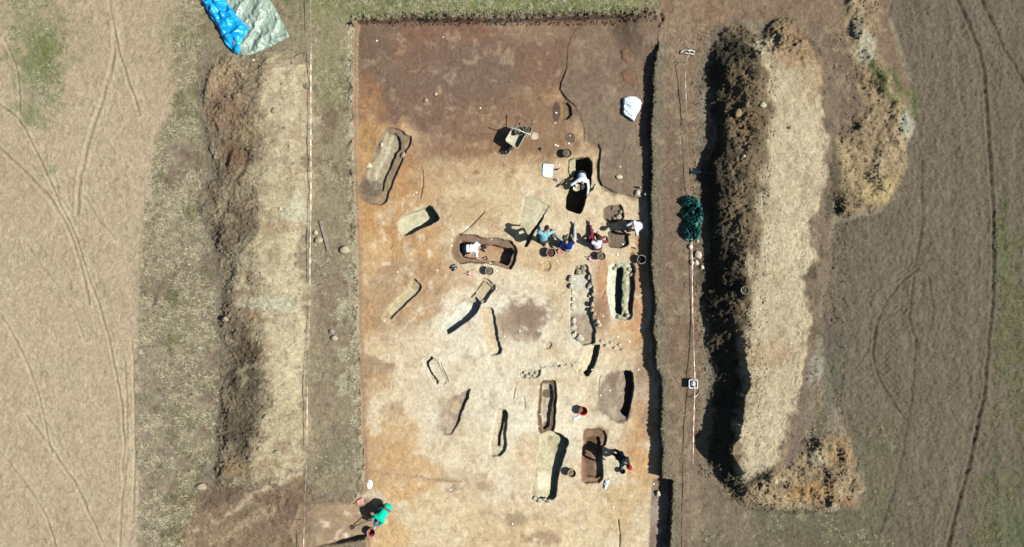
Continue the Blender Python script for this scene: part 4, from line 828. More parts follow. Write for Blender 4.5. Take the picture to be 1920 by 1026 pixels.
o = sheet("plastic_bag", [(1133,901),(1141,899),(1143,903),(1139,911),(1136,917),(1131,916)], ZF, lambda x, y, d: .02+.05*ss(0,.06,d)+.02*ridged(x,y,14,14,0,341,3), m_clr, None, .012, .003); tag(o, "small shiny clear plastic bag at the lower right of the reddish grave", "plastic bag")
o = sheet("paper_scrap", [(1074,783),(1082,780),(1087,777),(1089,783),(1080,787),(1075,790)], ZF, lambda x, y, d: .012+.02*ss(0,.05,d)+.012*ridged(x,y,14,14,0,342,3), m_clr, None, .012, .003); tag(o, "pale crumpled bag lying below the bright red bucket", "plastic bag")
hp_ = on(692, 908); th = thing("helmet", hp_, 0, "white rounded helmet lying at the pit's western edge", "helmet")
bm = bmesh.new(); lathe(bm, [(.118, .02), (.12, .05), (.108, .095), (.08, .13), (.045, .15), (.001, .156)], 28, ell=1.18); mk("shell", bm, M("white helmet", (250, 248, 242), .4, var=.03, k=.8), th)
bm = bmesh.new(); lathe(bm, [(.10, .015), (.145, .012), (.148, .02), (.12, .03), (.10, .015)], 28, ell=1.2); mk("brim", bm, M("white helmet", (250, 248, 242), .4, var=.03, k=.8), th)
# light blue board
bm = bmesh.new(); pts = [(1018.5,309),(1020,307),(1037.5,308.5),(1038,310),(1036,330),(1032.5,333),(1019,331),(1017,327)]
vs = [bm.verts.new(P3(x, y, .045, ZF)) for x, y in pts]; f = bm.faces.new(vs); ex = bmesh.ops.extrude_face_region(bm, geom=[f]); [setattr(v.co, 'z', v.co.z-.035) for v in ex['geom'] if isinstance(v, bmesh.types.BMVert)]
o = mk("board", bm, M("pale blue plastic", (222, 244, 246), .4, var=.03, k=.72), None, False); tag(o, "light blue rectangular plastic board with rounded corners, left of the deep black grave", "board")
# wooden plank
bm = bmesh.new(); a = P3(601, 414, .05); b = P3(616, 471, .05); d = b-a; ang = math.atan2(d.y, d.x); box(bm, (a+b)/2, (d.length, .11, .05), (0, 0, ang), .006)
o = mk("wooden_plank", bm, M("grey weathered wood", (176, 160, 144), .8, var=.25, scale=9, bump=.3), None, False); tag(o, "weathered grey wooden plank lying on the western path", "plank")
# shoes left at the grave
t = thing("pair_of_shoes", on(851, 502), R(40), "pair of black and white shoes left by the deep stepped grave", "shoes")
for s_ in (-1, 1):
    bm = bmesh.new(); bmesh.ops.create_icosphere(bm, subdivisions=3, radius=1); bmesh.ops.scale(bm, vec=(.13, .045, .045), verts=bm.verts); bmesh.ops.translate(bm, vec=(0, s_*.055, .045), verts=bm.verts); sh = mk("shoe", bm, M("shoe fabric", (52, 46, 60), .7), t)
    bm = bmesh.new(); bmesh.ops.create_icosphere(bm, subdivisions=3, radius=1); bmesh.ops.scale(bm, vec=(.14, .05, .018), verts=bm.verts); bmesh.ops.translate(bm, vec=(0, s_*.055, .018), verts=bm.verts); mk("sole", bm, M("shoe sole", (226, 206, 206), .6), sh)
    bm = bmesh.new(); bmesh.ops.create_icosphere(bm, subdivisions=2, radius=1); bmesh.ops.scale(bm, vec=(.05, .02, .012), verts=bm.verts); bmesh.ops.translate(bm, vec=(.02, s_*.055, .088), verts=bm.verts); mk("laces", bm, M("shoe sole", (226, 206, 206), .6), sh)
# square tub on the tape line
c = on(1297, 720); c = Vector((*W(1299.5, 720, c.z+.2), c.z)); t = thing("plastic_tub", c, 0, "square white tub standing under the eastern tape with a dark shadow to its left", "tub")
def rsq(s, z, n=6, r_=.05):
    out = []
    for k, (qx, qy) in enumerate(((1, 1), (-1, 1), (-1, -1), (1, -1))):
        for i in range(n):
            a = math.pi/2*(k+i/(n-1)); out.append((qx*(s-r_)+r_*math.cos(a), qy*(s-r_)+r_*math.sin(a), z))
    return out
def loft(loops, capa=False, capb=True):
    bm = bmesh.new(); pr = None
    for L_ in loops:
        r_ = [bm.verts.new(p) for p in L_]
        if pr: [bm.faces.new((pr[k], pr[(k+1) % len(r_)], r_[(k+1) % len(r_)], r_[k])) for k in range(len(r_))]
        elif capa: bm.faces.new(r_)
        pr = r_
    if capb: bm.faces.new(pr)
    return bm
mk("shell", loft([rsq(.12, 0), rsq(.145, .22), rsq(.137, .22), rsq(.115, .02)], True), M("tub plastic", (200, 206, 206), .4, var=.06), t)
mk("rim", loft([rsq(.137, .215), rsq(.168, .215), rsq(.168, .232), rsq(.137, .232), rsq(.137, .215)], False, False), M("tub rim", (232, 236, 230), .4, var=.05, k=.75), t)
bm = bmesh.new(); lathe(bm, [(.001, .03), (.08, .03), (.095, .16), (.085, .19), (.03, .195), (.028, .21), (.001, .21)], 20); o = mk("canister", bm, M("white lid", (232, 240, 244), .4, var=.04, k=.8), None); o.location = c+Vector((.005, .01, 0)); tag(o, "round white canister standing inside the square tub", "canister")
# teal cup and bottle at the eastern wall
bm = bmesh.new(); lathe(bm, [(.001, 0), (.05, 0), (.055, .16), (.04, .2), (.03, .22), (.001, .22)], 16); o = mk("bottle", bm, M("teal plastic", (110, 176, 176), .4), None); o.location = P3(1207.5, 365, .0); tag(o, "teal bottle standing in the black shade at the corner of the dark soil", "bottle")
bm = bmesh.new(); lathe(bm, [(.001, 0), (.035, 0), (.035, .17), (.014, .2), (.014, .23), (.001, .23)], 14); o = mk("bottle", bm, M("milky bottle", (226, 228, 232), .4), None); o.location = P3(1199, 352, 0, ZR); tag(o, "small white bottle above the pinkish white block at the eastern wall", "bottle")

# ------------------------------------------------------------------ barrier tapes and their stakes
m_tw = M("tape white", (250, 240, 226), .5, var=.04, k=.85); m_tr = M("tape red", (232, 182, 168), .5, var=.05, k=.7)
def tape(pts, label, w=.028, name="barrier_tape"):
    P = [Vector((*W(x, y, h+(zr if (zr := zat(*W(x, y, 0))) < .3 else 0)), h+zr)) for x, y, h in pts]
    L = [0]
    for a, b in zip(P[:-1], P[1:]): L.append(L[-1]+(b-a).length)
    ts = np.arange(0, L[-1], .10); xyz = [np.interp(ts, L, [p[k] for p in P]) for k in range(3)]
    bm = bmesh.new(); prev = None
    for i, t in enumerate(ts):
        p = Vector((xyz[0][i]+.008*math.sin(t*1.3), xyz[1][i], xyz[2][i]-.012*math.sin(t*.9))); tw = .55+1.2*math.sin(t*.37+1)+.5*math.sin(t*1.7)
        u = Vector((math.cos(tw), 0, math.sin(tw)))*w/2; q = (bm.verts.new(p-u), bm.verts.new(p+u))
        if prev:
            f = bm.faces.new((prev[0], q[0], q[1], prev[1])); f.material_index = 1 if (i//2) % 2 else 0
        prev = q
    o = mk(name, bm, [m_tw, m_tr], None); s2 = o.modifiers.new("s", 'SOLIDIFY'); s2.thickness = .0015; tag(o, label, "barrier tape", "barrier tapes along the excavation"); return o
tape([(584,-200,.4),(583,0,.36),(582.5,120,.26),(583,210,.21),(583,300,.2),(582.5,420,.22),(581,520,.22),(579,620,.24),(577.5,700,.26),(576,780,.28),(574.5,860,.32),(572,930,.42),(570.5,975,.46),(569,1026,.42),(568,1200,.4)], "red and white barrier tape running along the western path from top to bottom")
tape([(1284.5,119,.30),(1285.5,160,.26),(1288,230,.20),(1290,300,.14),(1292,345,.16),(1293,368,.08),(1296,410,.04),(1297,452,.07),(1298,500,.10),(1299.5,600,.08),(1301.5,680,.20),(1302.5,703,.26),(1302.5,740,.24),(1301,800,.32),(1299,870,.34),(1297,960,.32),(1296,1026,.30),(1294,1200,.3)], "red and white barrier tape running along the eastern path beside the tall heap")
def stake(px, py, h, label):
    p = on(px, py); bm = bmesh.new(); tube(bm, [(0, 0, -.1), (0, 0, h)], .010, 8, .008); o = mk("stake", bm, M("rusty iron", (120, 90, 70), .7, .4), None); o.location = p; tag(o, label, "stake", "iron stakes holding the tape")
stake(1284.5, 118, .36, "thin iron stake at the northern end of the eastern tape"); stake(1303, 746, .30, "thin iron stake just below the square white tub"); stake(583, 300, .24, "thin iron stake of the western tape, level with the upper part of the pit"); stake(571, 975, .5, "thin iron stake of the western tape near the bottom edge")
bm = bmesh.new()
def rib(pts, w=.05):
    prev = None
    for i, (x, y, h) in enumerate(pts):
        p = P3(x, y, h, .0); q = P3(*(pts[min(i+1, len(pts)-1)][:2]), h, 0)-P3(*(pts[max(i-1, 0)][:2]), h, 0); n_ = Vector((-q.y, q.x, .3)).normalized()*w/2
        r_ = (bm.verts.new(p-n_), bm.verts.new(p+n_))
        if prev:
            f = bm.faces.new((prev[0], r_[0], r_[1], prev[1])); f.material_index = 1 if i % 4 == 3 else 0
        prev = r_
rib([(1285.5,80,.03),(1285,86,.05),(1289,90,.10),(1293,92,.16),(1297,95,.2),(1302,97,.12),(1302,102,.06),(1300.5,104,.05),(1299,99,.10)], .045)
rib([(1275.5,101,.03),(1279,97,.07),(1283,94,.12),(1290,94.5,.18),(1296,95.5,.2)], .05); rib([(1279,101,.05),(1284,100.5,.09),(1290,100.5,.14),(1295,101,.1),(1301,103,.06)], .05)
rib([(1292,97,.2),(1291.5,104,.26),(1288,109,.3),(1283.5,113,.34),(1285,118,.32)], .05); rib([(1283,113,.3),(1289,114,.3),(1285,119.5,.3)], .07)
o = mk("tape_knot", bm, [m_tw, m_tr], None); s2 = o.modifiers.new("s", 'SOLIDIFY'); s2.thickness = .0015; tag(o, "loose tangle of pinkish white tape around the northern stake", "loose tape")
bm = bmesh.new(); rib([(1302,748,.24),(1305,744,.16),(1308,740,.08),(1311,736,.04),(1312,733,.03),(1316,732.5,.03)], .04); o = mk("tape_end", bm, [m_tw, m_tr], None); s2 = o.modifiers.new("s", 'SOLIDIFY'); s2.thickness = .0015; tag(o, "short loose tape end right below the square white tub", "loose tape")

# ================================================================== people
def capsule(bm, a, b, ra, rb, seg=14):
    a = Vector(a); b = Vector(b); d = b-a
    for p, r in ((a, ra), (b, rb)):
        s = bmesh.ops.create_icosphere(bm, subdivisions=2, radius=r*1.02); bmesh.ops.translate(bm, vec=p, verts=s['verts'])
    if d.length > 1e-4: tube(bm, [a, b], ra, seg, rb)
def ellip(bm, c, rx, ry, rz, X_, Y_, Z_, sub=3):
    s = bmesh.ops.create_icosphere(bm, subdivisions=sub, radius=1)
    m = Matrix((X_*rx, Y_*ry, Z_*rz)).transposed().to_4x4(); m.translation = c
    bmesh.ops.transform(bm, matrix=m, verts=s['verts'])
def fuse(name, bm, voxel, m, parent, origin, smooth=4, fac=.5):
    bmesh.ops.translate(bm, vec=-origin, verts=bm.verts)
    me = bpy.data.meshes.new(name); bmesh.ops.recalc_face_normals(bm, faces=bm.faces); bm.to_mesh(me); bm.free()
    o = bpy.data.objects.new(name, me); col.objects.link(o)
    r = o.modifiers.new("r", 'REMESH'); r.mode = 'VOXEL'; r.voxel_size = voxel; r.use_smooth_shade = True
    s = o.modifiers.new("s", 'SMOOTH'); s.iterations = smooth; s.factor = fac
    dg = bpy.context.evaluated_depsgraph_get(); dg.update(); nm = bpy.data.meshes.new_from_object(o.evaluated_get(dg)); o.modifiers.clear(); o.data = nm; nm.name = name
    nm.polygons.foreach_set("use_smooth", np.ones(len(nm.polygons), bool)); nm.materials.clear(); nm.materials.append(m); o.parent = parent; return o
def ik(a, c, l1, l2, pole):
    d = c-a; L = min(d.length, (l1+l2)*.985); d = d.normalized(); c = a+d*L
    x = (l1*l1-l2*l2+L*L)/(2*L); h = math.sqrt(max(l1*l1-x*x, 0)); p = (pole-d*pole.dot(d)); p = p.normalized() if p.length > 1e-4 else Vector((0, 0, 1))
    return a+d*x+p*h, c
SKIN = (206, 158, 130)
def person(label, ref, pel, chest, head, lat, hands, feet, kpole, epole, shirt, trousers, sleeve='short', slv=None, tail=0, hat=('hair', (50, 40, 34)), toe=None, face=None, shoe=(90, 84, 78), shorts=False):
    q = lambda p: P3(p[0], p[1], p[2], ref)
    pe = q(pel); ch = q(chest); hd = q(head); up = (ch-pe).normalized(); ch = pe+up*.48; hu = (hd-ch).normalized(); hd = ch+hu*.235
    la = Vector((lat[0], -lat[1], lat[2] if len(lat) > 2 else 0)).normalized(); la = (la-up*la.dot(up)).normalized(); fr = la.cross(up).normalized()
    fd = Vector((face[0], -face[1], face[2])).normalized() if face else fr
    if fr.dot(fd) < 0: fr = -fr
    org = Vector((pe.x, pe.y, ref)); t = thing("person", org, 0, label, "person")
    b = bmesh.new(); sh = bmesh.new(); tr = bmesh.new(); sl_ = bmesh.new()
    def torso(bm, g):
        ellip(bm, pe, .165+g, .115+g, .12+g, la, fr, up); ellip(bm, pe+up*.13, .145+g, .10+g, .12+g, la, fr, up)
        ellip(bm, pe+up*.26, .155+g, .11+g, .13+g, la, fr, up); ellip(bm, pe+up*.38, .17+g, .11+g, .11+g, la, fr, up)
        capsule(bm, ch-up*.035-la*.15, ch-up*.035+la*.15, .062+g, .062+g)
    torso(b, 0); torso(sh, .018)
    if tail: ellip(sh, pe-up*tail, .19, .155, .15, la, fr, up)
    for s in (-1, 1): ellip(tr, pe-up*.01-fr*.02+la*s*.04, .135, .128, .13, la, fr, up)
    ellip(tr, pe+up*.05, .178, .128, .07, la, fr, up)
    capsule(b, ch, hd-hu*.05, .055, .052)
    # head
    fh = (fd-hu*fd.dot(hu)).normalized(); lh = hu.cross(fh).normalized()
    ellip(b, hd+hu*.02, .077, .095, .11, lh, fh, hu); ellip(b, hd+fh*.02-hu*.055, .055, .065, .055, lh, fh, hu)
    ellip(b, hd+fh*.098-hu*.012, .014, .02, .024, lh, fh, hu, 2); ellip(b, hd+fh*.088-hu*.052, .026, .012, .009, lh, fh, hu, 2)
    for s in (-1, 1): ellip(b, hd+lh*s*.08-hu*.01, .012, .022, .032, lh, fh, hu, 2)
    lenA = (.295, .265)
    for s, hpt in zip((-1, 1), hands):
        S_ = ch-up*.035+la*s*.185; ht = q(hpt)
        pole = Vector((epole[0], -epole[1], epole[2]))+la*s*.35; E, Hn = ik(S_, ht, lenA[0], lenA[1], pole)
        capsule(b, S_, E, .048, .040); capsule(b, E, Hn, .041, .028)
        if sleeve == 'long': capsule(sl_, S_, E, .064, .055); capsule(sl_, E, E+(Hn-E)*.93, .055, .042)
        else: capsule(sl_, S_, S_+(E-S_)*.72, .066, .060)
        d = (Hn-E).normalized(); down = Vector((0, 0, -1)); w_ = d.cross(down); w_ = w_.normalized() if w_.length > .1 else la
        n_ = w_.cross(d).normalized(); n_ = n_ if n_.z < 0 else -n_
        ellip(b, Hn+d*.045, .040, .052, .017, w_, d, n_, 2)
        for k, (off, ln) in enumerate(((-.030, .066), (-.010, .076), (.010, .072), (.029, .056))):
            r0 = Hn+d*.085+w_*off; r1 = r0+(d*.88+n_*.45).normalized()*ln*.5; r2 = r1+(d*.45+n_*.9).normalized()*ln*.45
            capsule(b, r0-d*.012, r1, .0098, .0092, 8); capsule(b, r1, r2, .0092, .0080, 8)
        r0 = Hn+d*.02+w_*s*.034; r1 = r0+(d*.6+w_*s*.7+n_*.3).normalized()*.036; r2 = r1+(d*.85+n_*.5).normalized()*.028
        capsule(b, r0, r1, .012, .0105, 8); capsule(b, r1, r2, .0105, .009, 8)
    lenL = (.44, .43); kp = kpole if isinstance(kpole[0], (tuple, list)) else (kpole, kpole)
    for i, (s, fpt) in enumerate(zip((-1, 1), feet)):
        H_ = pe-up*.03+la*s*.095; ft = q(fpt); K, A = ik(H_, ft, lenL[0], lenL[1], Vector((kp[i][0], -kp[i][1], kp[i][2])))
        capsule(b, H_, K, .082, .055); capsule(b, K, K+(A-K)*.35, .055, .056); capsule(b, K+(A-K)*.35, A, .054, .038)
        capsule(tr, H_, K, .102, .075)
        if not shorts: capsule(tr, K, A+(K-A)*.08, .075, .058)
        td = Vector((toe[0], -toe[1], toe[2])).normalized() if toe else Vector((fr.x, fr.y, 0)).normalized() if abs(fr.z) < .9 else Vector((1, 0, 0))
        capsule(b, A-Vector((0, 0, .02)), A+td*.12-Vector((0, 0, .035)), .035, .026)
        so_b = bmesh.new(); dn_ = Vector((0, 0, -.03)) if abs(td.z) < .6 else Vector((0, 0, 0))
        capsule(so_b, A+dn_-td*.05, A+dn_+td*.07, .045, .05); capsule(so_b, A+dn_+td*.07, A+dn_+td*.17, .05, .036)
        so_o = fuse("shoe", so_b, .012, M("shoe %d %d %d" % shoe, shoe, .7, var=.15), t, org, 3)
    bd = fuse("body", b, .0068, M("skin", SKIN, .55, var=.05, scale=8, spec=.35, k=.6), t, org, 3, .45)
    mS = M("shirt %d %d %d" % shirt, shirt, .85, var=.09, scale=9, bump=.35, spec=.15, k=.72)
    if slv is None:
        for e in (sl_,): 
            me = bpy.data.meshes.new("x"); e.to_mesh(me); sh.from_mesh(me); e.free()
        fuse("shirt", sh, .012, mS, t, org, 4)
    else:
        fuse("shirt", sh, .012, mS, t, org, 4); fuse("sleeves", sl_, .012, M("sleeve %d %d %d" % slv, slv, .85, var=.12, scale=9, bump=.3, spec=.15), t, org, 4)
    fuse("trousers", tr, .012, M("trousers %d %d %d" % trousers, trousers, .85, var=.12, scale=8, bump=.35, spec=.15), t, org, 4)
    for s in (-1, 1):
        e = bmesh.new(); ellip(e, hd+fh*.083+lh*s*.031+hu*.015-org, .012, .010, .009, lh, fh, hu, 2); mk("eye", e, M("eye", (60, 50, 46), .3), t)
    e = bmesh.new(); kind, hc = hat
    if kind == 'hair':
        ellip(e, hd+hu*.035-fh*.016, .086, .098, .108, lh, fh, hu); ellip(e, hd-fh*.05-hu*.01, .07, .05, .08, lh, fh, hu); fuse("hair", e, .010, M("hair %d %d %d" % hc, hc, .7, var=.3, scale=50, bump=.6), t, org, 2)
    elif kind == 'cap':
        ellip(e, hd+hu*.05, .092, .106, .088, lh, fh, hu); ellip(e, hd+hu*.04+fh*.12, .07, .075, .010, lh, (fh-hu*.15).normalized(), (hu+fh*.15).normalized()); fuse("cap", e, .009, M("cap %d %d %d" % hc, hc, .8, var=.1, k=.7), t, org, 2)
        e = bmesh.new(); ellip(e, hd-fh*.03-hu*.01, .082, .075, .085, lh, fh, hu); fuse("hair", e, .010, M("hair 50 40 34", (50, 40, 34), .7), t, org, 2)
    else:
        ellip(e, hd+hu*.055, .094, .108, .085, lh, fh, hu); ellip(e, hd+hu*.045, .165, .175, .014, lh, fh, hu); fuse("sun_hat", e, .009, M("hat %d %d %d" % hc, hc, .8, var=.1, k=.7), t, org, 2)
    return t
GA = ZF-.80
person("person in a white shirt bending forward inside the deep black grave", GA, (1090,327,.90), (1093,342,1.34), (1091,352,1.38), (1,.1), [(1080,349,.95), (1101,368,.86)], [(1087,318,.07), (1095,320,.07)], (0,1,.2), (0,-.3,.8), (246,250,255), (52,56,66), 'long', hat=('hair',(84,70,64)), face=(0,.6,-1), toe=(0,1,0))
GB = ZF-.56
person("person in a white T-shirt and black trousers kneeling in the stepped grave", GB, (871,466,.42), (896,465,.46), (908,463,.40), (0,1), [(911,470,.10), (902,487,.45)], [(857,461,.08), (857,474,.08)], (1,0,-.6), (-.3,0,.9), (255,255,255), (22,24,36), 'short', hat=('cap',(40,38,40)), face=(.5,0,-1), toe=(-1,0,0))
person("person in a light blue T-shirt standing bent over among the sitting diggers", ZF, (1018,450,.92), (1020,437,1.30), (1024,429,1.46), (1,.1), [(1013,425,.85), (1037,441,.95)], [(1010,448,.07), (1021,458,.07)], (0,-1,.1), (0,-.6,.6), (136,192,204), (70,74,74), 'short', hat=('hair',(52,36,38)), face=(.4,-1,-1), toe=(0,-1,0))
person("person in navy shirt and green cap sitting with legs spread in pale trousers", ZF, (1066,465,.13), (1063,456,.56), (1059,447,.74), (1,.25), [(1046,471,.06), (1072,444,.2)], [(1039,438,.09), (1078,420,.09)], ((-.3,-.2,1),(1,.3,.5)), (0,.4,-.2), (28,50,118), (206,204,194), 'short', hat=('cap',(66,92,80)), face=(-.3,-1,-.7), toe=(0,-1,.6), shoe=(196,176,152))
person("person in a white vest over maroon sleeves sitting with one maroon leg stretched out", ZF, (1120,463,.13), (1119,454,.56), (1121,446,.72), (1,0), [(1109,441,.2), (1138,446,.16)], [(1106,420,.09), (1113,438,.08)], ((-.3,0,1),(.5,0,1)), (.0,.5,.3), (250,246,252), (136,58,74), 'long', slv=(140,56,72), hat=('hair',(56,20,34)), face=(0,-1,-.9), toe=(0,-1,.5), shoe=(206,192,180))
person("person in a white shirt crouching at the black shaded edge of the pit", ZF, (1201,423,.48), (1191,425,.86), (1181,430,.90), (.2,1), [(1176,424,.45), (1193,443,.10)], [(1187,415,.08), (1190,431,.08)], (-1,0,.6), (0,.3,.6), (250,250,255), (30,38,62), 'long', hat=('hair',(40,32,32)), face=(-1,.3,-.8), toe=(-1,.1,0))
person("person in dark navy clothes and a red cap standing over the reddish brown grave", ZF, (1162,855,.90), (1170,866,1.30), (1180,876,1.48), (-.6,.8), [(1181,879,.85), (1166,881,.75)], [(1158,846,.07), (1152,852,.07)], (.6,.6,.1), (-.2,.2,-.5), (36,52,66), (30,36,46), 'long', hat=('cap',(196,30,40)), face=(.8,.7,-.8), toe=(.8,.6,0))
zH = on(716, 958).z
person("person in a turquoise T-shirt and blue hat bent low over a long handled tool", zH, (725,954,.52), (714,969,.68), (708,979,.56), (.85,.5), [(695,976,.30), (701,985,.36)], [(716,949,.07), (727,957,.07)], (-1,.6,.2), (-.2,.3,.3), (0,214,170), (128,120,108), 'short', tail=.05, hat=('hat',(82,120,170)), face=(-.5,.6,-1), toe=(-1,.5,0))
shovel(P3(661,988.5,.05), P3(706,970,.45), "long handled hoe held by the digger in turquoise, reaching to the left", (120,104,86), (182,156,126), w=.13, l=.2, tip='square', name="hoe", cat="hoe", rh=.018)
bm = bmesh.new(); lathe(bm, [(.001, 0), (.09, .0), (.145, .085), (.14, .085), (.085, .01), (.001, .01)], 24); o = mk("bowl", bm, M("cream enamel", (226, 216, 166), .45, k=.7), None); o.location = P3(1080.5, 352, .86, GA); tag(o, "cream bowl held at the left hand of the digger in the deep black grave", "bowl")

# ================================================================== clods and grass (too many to count)
def sample_cols(x, y):
    i = np.clip(np.searchsorted(xs, x), 0, NX-1); j = np.clip(np.searchsorted(ys, y), 0, NY-1); return Z[j, i], C[j, i]
ico = bmesh.new(); bmesh.ops.create_icosphere(ico, subdivisions=1, radius=1); ico.verts.ensure_lookup_table()
IV = np.array([v.co[:] for v in ico.verts]); IF = np.array([[v.index for v in f.verts] for f in ico.faces]); ico.free()
def scatter_pts(poly, z, n, dens=None):
    P = WP(poly, z); x0, y0 = P.min(0); x1, y1 = P.max(0); x = rng.uniform(x0, x1, n*3); y = rng.uniform(y0, y1, n*3)
    k = inpoly(x, y, P); x, y = x[k], y[k]
    if dens is not None: k = rng.random(len(x)) < dens(x, y); x, y = x[k], y[k]
    return x[:n], y[:n]
def clods(name, x, y, rmin, rmax, pw=3, bright=(.8, 1.25)):
    n = len(x); r = rmin+(rmax-rmin)*rng.random(n)**pw; z, c = sample_cols(x, y)
    sc3 = (r[:, None]*rng.uniform(.65, 1.2, (n, 3)))[:, None, :]; V = IV[None]*(1+rng.uniform(-.22, .22, (n, len(IV), 1)))*sc3
    a = rng.uniform(0, 6.28, n)[:, None]; xx = V[..., 0]*np.cos(a)-V[..., 1]*np.sin(a); yy = V[..., 0]*np.sin(a)+V[..., 1]*np.cos(a)
    V = np.stack([xx+x[:, None], yy+y[:, None], V[..., 2]*.75+(z+r*.08)[:, None]], -1).reshape(-1, 3)
    F = (IF[None]+(np.arange(n)*len(IV))[:, None, None]).reshape(-1, 3); cc = np.repeat(c*rng.uniform(*bright, (n, 1)), len(IV), 0)
    make_soup(name, V, F, cc, M_CLOD, False); 
def make_soup(name, V, F, cc, m, smooth=False):
    me = bpy.data.meshes.new(name); k = F.shape[1]; me.vertices.add(len(V)); me.vertices.foreach_set("co", V.astype(np.float32).ravel())
    me.loops.add(F.size); me.loops.foreach_set("vertex_index", F.astype(np.int32).ravel()); me.polygons.add(len(F)); me.polygons.foreach_set("loop_start", np.arange(0, F.size, k, dtype=np.int32)); me.update(calc_edges=True)
    a = me.color_attributes.new("soil", 'FLOAT_COLOR', 'POINT'); a.data.foreach_set("color", np.concatenate([cc, np.ones((len(cc), 1))], 1).astype(np.float32).ravel())
    me.materials.append(m); o = bpy.data.objects.new(name, me); col.objects.link(o); tag(o, kind='stuff'); return o
E1 = [(1300,30),(1600,30),(1600,950),(1300,950)]
xa = [scatter_pts([(1302,40),(1450,40),(1420,930),(1310,900)], .5, 7000), scatter_pts([(1535,60),(1600,60),(1590,800),(1480,900),(1500,700)], .2, 2500),
      scatter_pts([(1340,890),(1460,880),(1540,800),(1610,830),(1630,930),(1540,970),(1400,960)], .2, 3500), scatter_pts([(1590,-60),(1660,-60),(1650,60),(1650,110),(1700,190),(1710,250),(1700,360),(1620,410),(1550,410),(1545,250),(1600,240),(1600,60)], .2, 2500)]
clods("soil_clods", np.concatenate([q[0] for q in xa]), np.concatenate([q[1] for q in xa]), .006, .05, 4.0)
xa = [scatter_pts([(360,90),(520,90),(505,300),(480,500),(500,700),(500,860),(450,930),(370,930),(390,600),(370,400)], .2, 9000), scatter_pts([(500,90),(575,90),(572,900),(470,920),(480,500)], .3, 1800), scatter_pts([(330,930),(570,870),(560,1060),(320,1060)], 0, 2200)]
clods("soil_clods", np.concatenate([q[0] for q in xa]), np.concatenate([q[1] for q in xa]), .005, .042, 4.0, (.95,1.4))
x, y = scatter_pts([(480,90),(575,90),(572,880),(480,910),(470,500)], .3, 260); clods('soil_clods', x, y, .02, .06, 2, (.7,1.0))
x, y = scatter_pts([(1545,-60),(1990,-60),(1990,1080),(1250,1080),(1330,960),(1600,950),(1560,500),(1700,380),(1715,220),(1650,0)], 0, 12000); clods("soil_clods", x, y, .006, .020, 2.0, (.9, 1.25))
x, y = scatter_pts([(-60,-60),(330,-60),(330,150),(260,420),(258,1080),(-60,1080)], 0, 4500); clods("soil_clods", x, y, .005, .015, 2.0, (.9, 1.1))
x, y = scatter_pts([(575,-20),(665,40),(685,930),(560,960)], 0, 2600); clods("soil_clods", x, y, .005, .030, 3.5, (.9, 1.6))
x, y = scatter_pts([(1222,60),(1320,60),(1330,1060),(1258,1060),(1245,800)], 0, 2600); clods("soil_clods", x, y, .005, .028, 3.5, (.85, 1.5))
x, y = scatter_pts([(668,50),(1200,40),(1215,600),(1225,1060),(690,1060)], ZF, 3800); k = FL[np.clip(np.searchsorted(ys, y), 0, NY-1), np.clip(np.searchsorted(xs, x), 0, NX-1)]; clods("soil_crumbs", x[k], y[k], .004, .020, 3.0, (.7, 1.35))
# sods hanging over the northern and eastern cut
x, y = scatter_pts([(668,24),(1225,14),(1235,40),(668,42)], 0, 1500); clods("sod_edge", x, y, .015, .06, 2, (.5, 1.2))
xe_ = []; ye_ = []
for (p0, p1) in zip(east[1:], east[2:]):
    n = int(abs(p1[1]-p0[1])*1.6)
    for k in range(n):
        s = rng.random(); wx, wy = W(p0[0]+(p1[0]-p0[0])*s+rng.normal()*2.2, p0[1]+(p1[1]-p0[1])*s, 0); xe_.append(wx+.02); ye_.append(wy)
clods("sod_edge", np.array(xe_), np.array(ye_), .012, .05, 2, (.7, 1.4))

m_gr = bpy.data.materials.new("grass blade"); m_gr.use_nodes = True; _n = m_gr.node_tree; _b = _n.nodes["Principled BSDF"]; _a = _n.nodes.new("ShaderNodeAttribute"); _a.attribute_name = "soil"
_n.links.new(_a.outputs["Color"], _b.inputs["Base Color"]); _b.inputs["Roughness"].default_value = .7; _b.inputs["Specular IOR Level"].default_value = .15
def grass(name, poly, n, cols, ll=(.07, .20), wdt=.015, dens=None, tuft=6, lay=.75, z=0):
    tx, ty = scatter_pts(poly, z, n//tuft, dens); x = np.repeat(tx, tuft)+rng.normal(0, .035, len(tx)*tuft); y = np.repeat(ty, tuft)+rng.normal(0, .035, len(tx)*tuft)
    n = len(x); zz, _ = sample_cols(x, y); a = rng.uniform(0, 6.28, n); L = rng.uniform(*ll, n); ci = np.repeat(rng.integers(0, len(cols), len(tx)), tuft)
    c = np.array([lin(q) for q in cols])[ci]*rng.uniform(.7, 1.2, (n, 1)); el = rng.uniform(.1, 1.2, n)*(1-lay)+.12; bend = rng.normal(0, .6, n)
    pts = []; px, py, pz = x.copy(), y.copy(), zz-.005
    w0 = wdt*rng.uniform(.7, 1.4, n)
    for s in range(3):
        aa = a+bend*s; nx, ny = -np.sin(aa)*w0/2*(1-s*.33), np.cos(aa)*w0/2*(1-s*.33)
        pts += [np.stack([px-nx, py-ny, pz], 1), np.stack([px+nx, py+ny, pz+.002], 1)]
        e = el*(1-.5*s)*1.3; px = px+np.cos(aa)*np.cos(e)*L/2; py = py+np.sin(aa)*np.cos(e)*L/2; pz = pz+np.sin(e)*L/2
    V = np.stack(pts, 1).reshape(-1, 3); q = np.array([[0, 1, 3, 2], [2, 3, 5, 4]]); F = (q[None]+(np.arange(n)*6)[:, None, None]).reshape(-1, 4)
    return make_soup(name, V, F, np.repeat(c, 6, 0), m_gr)
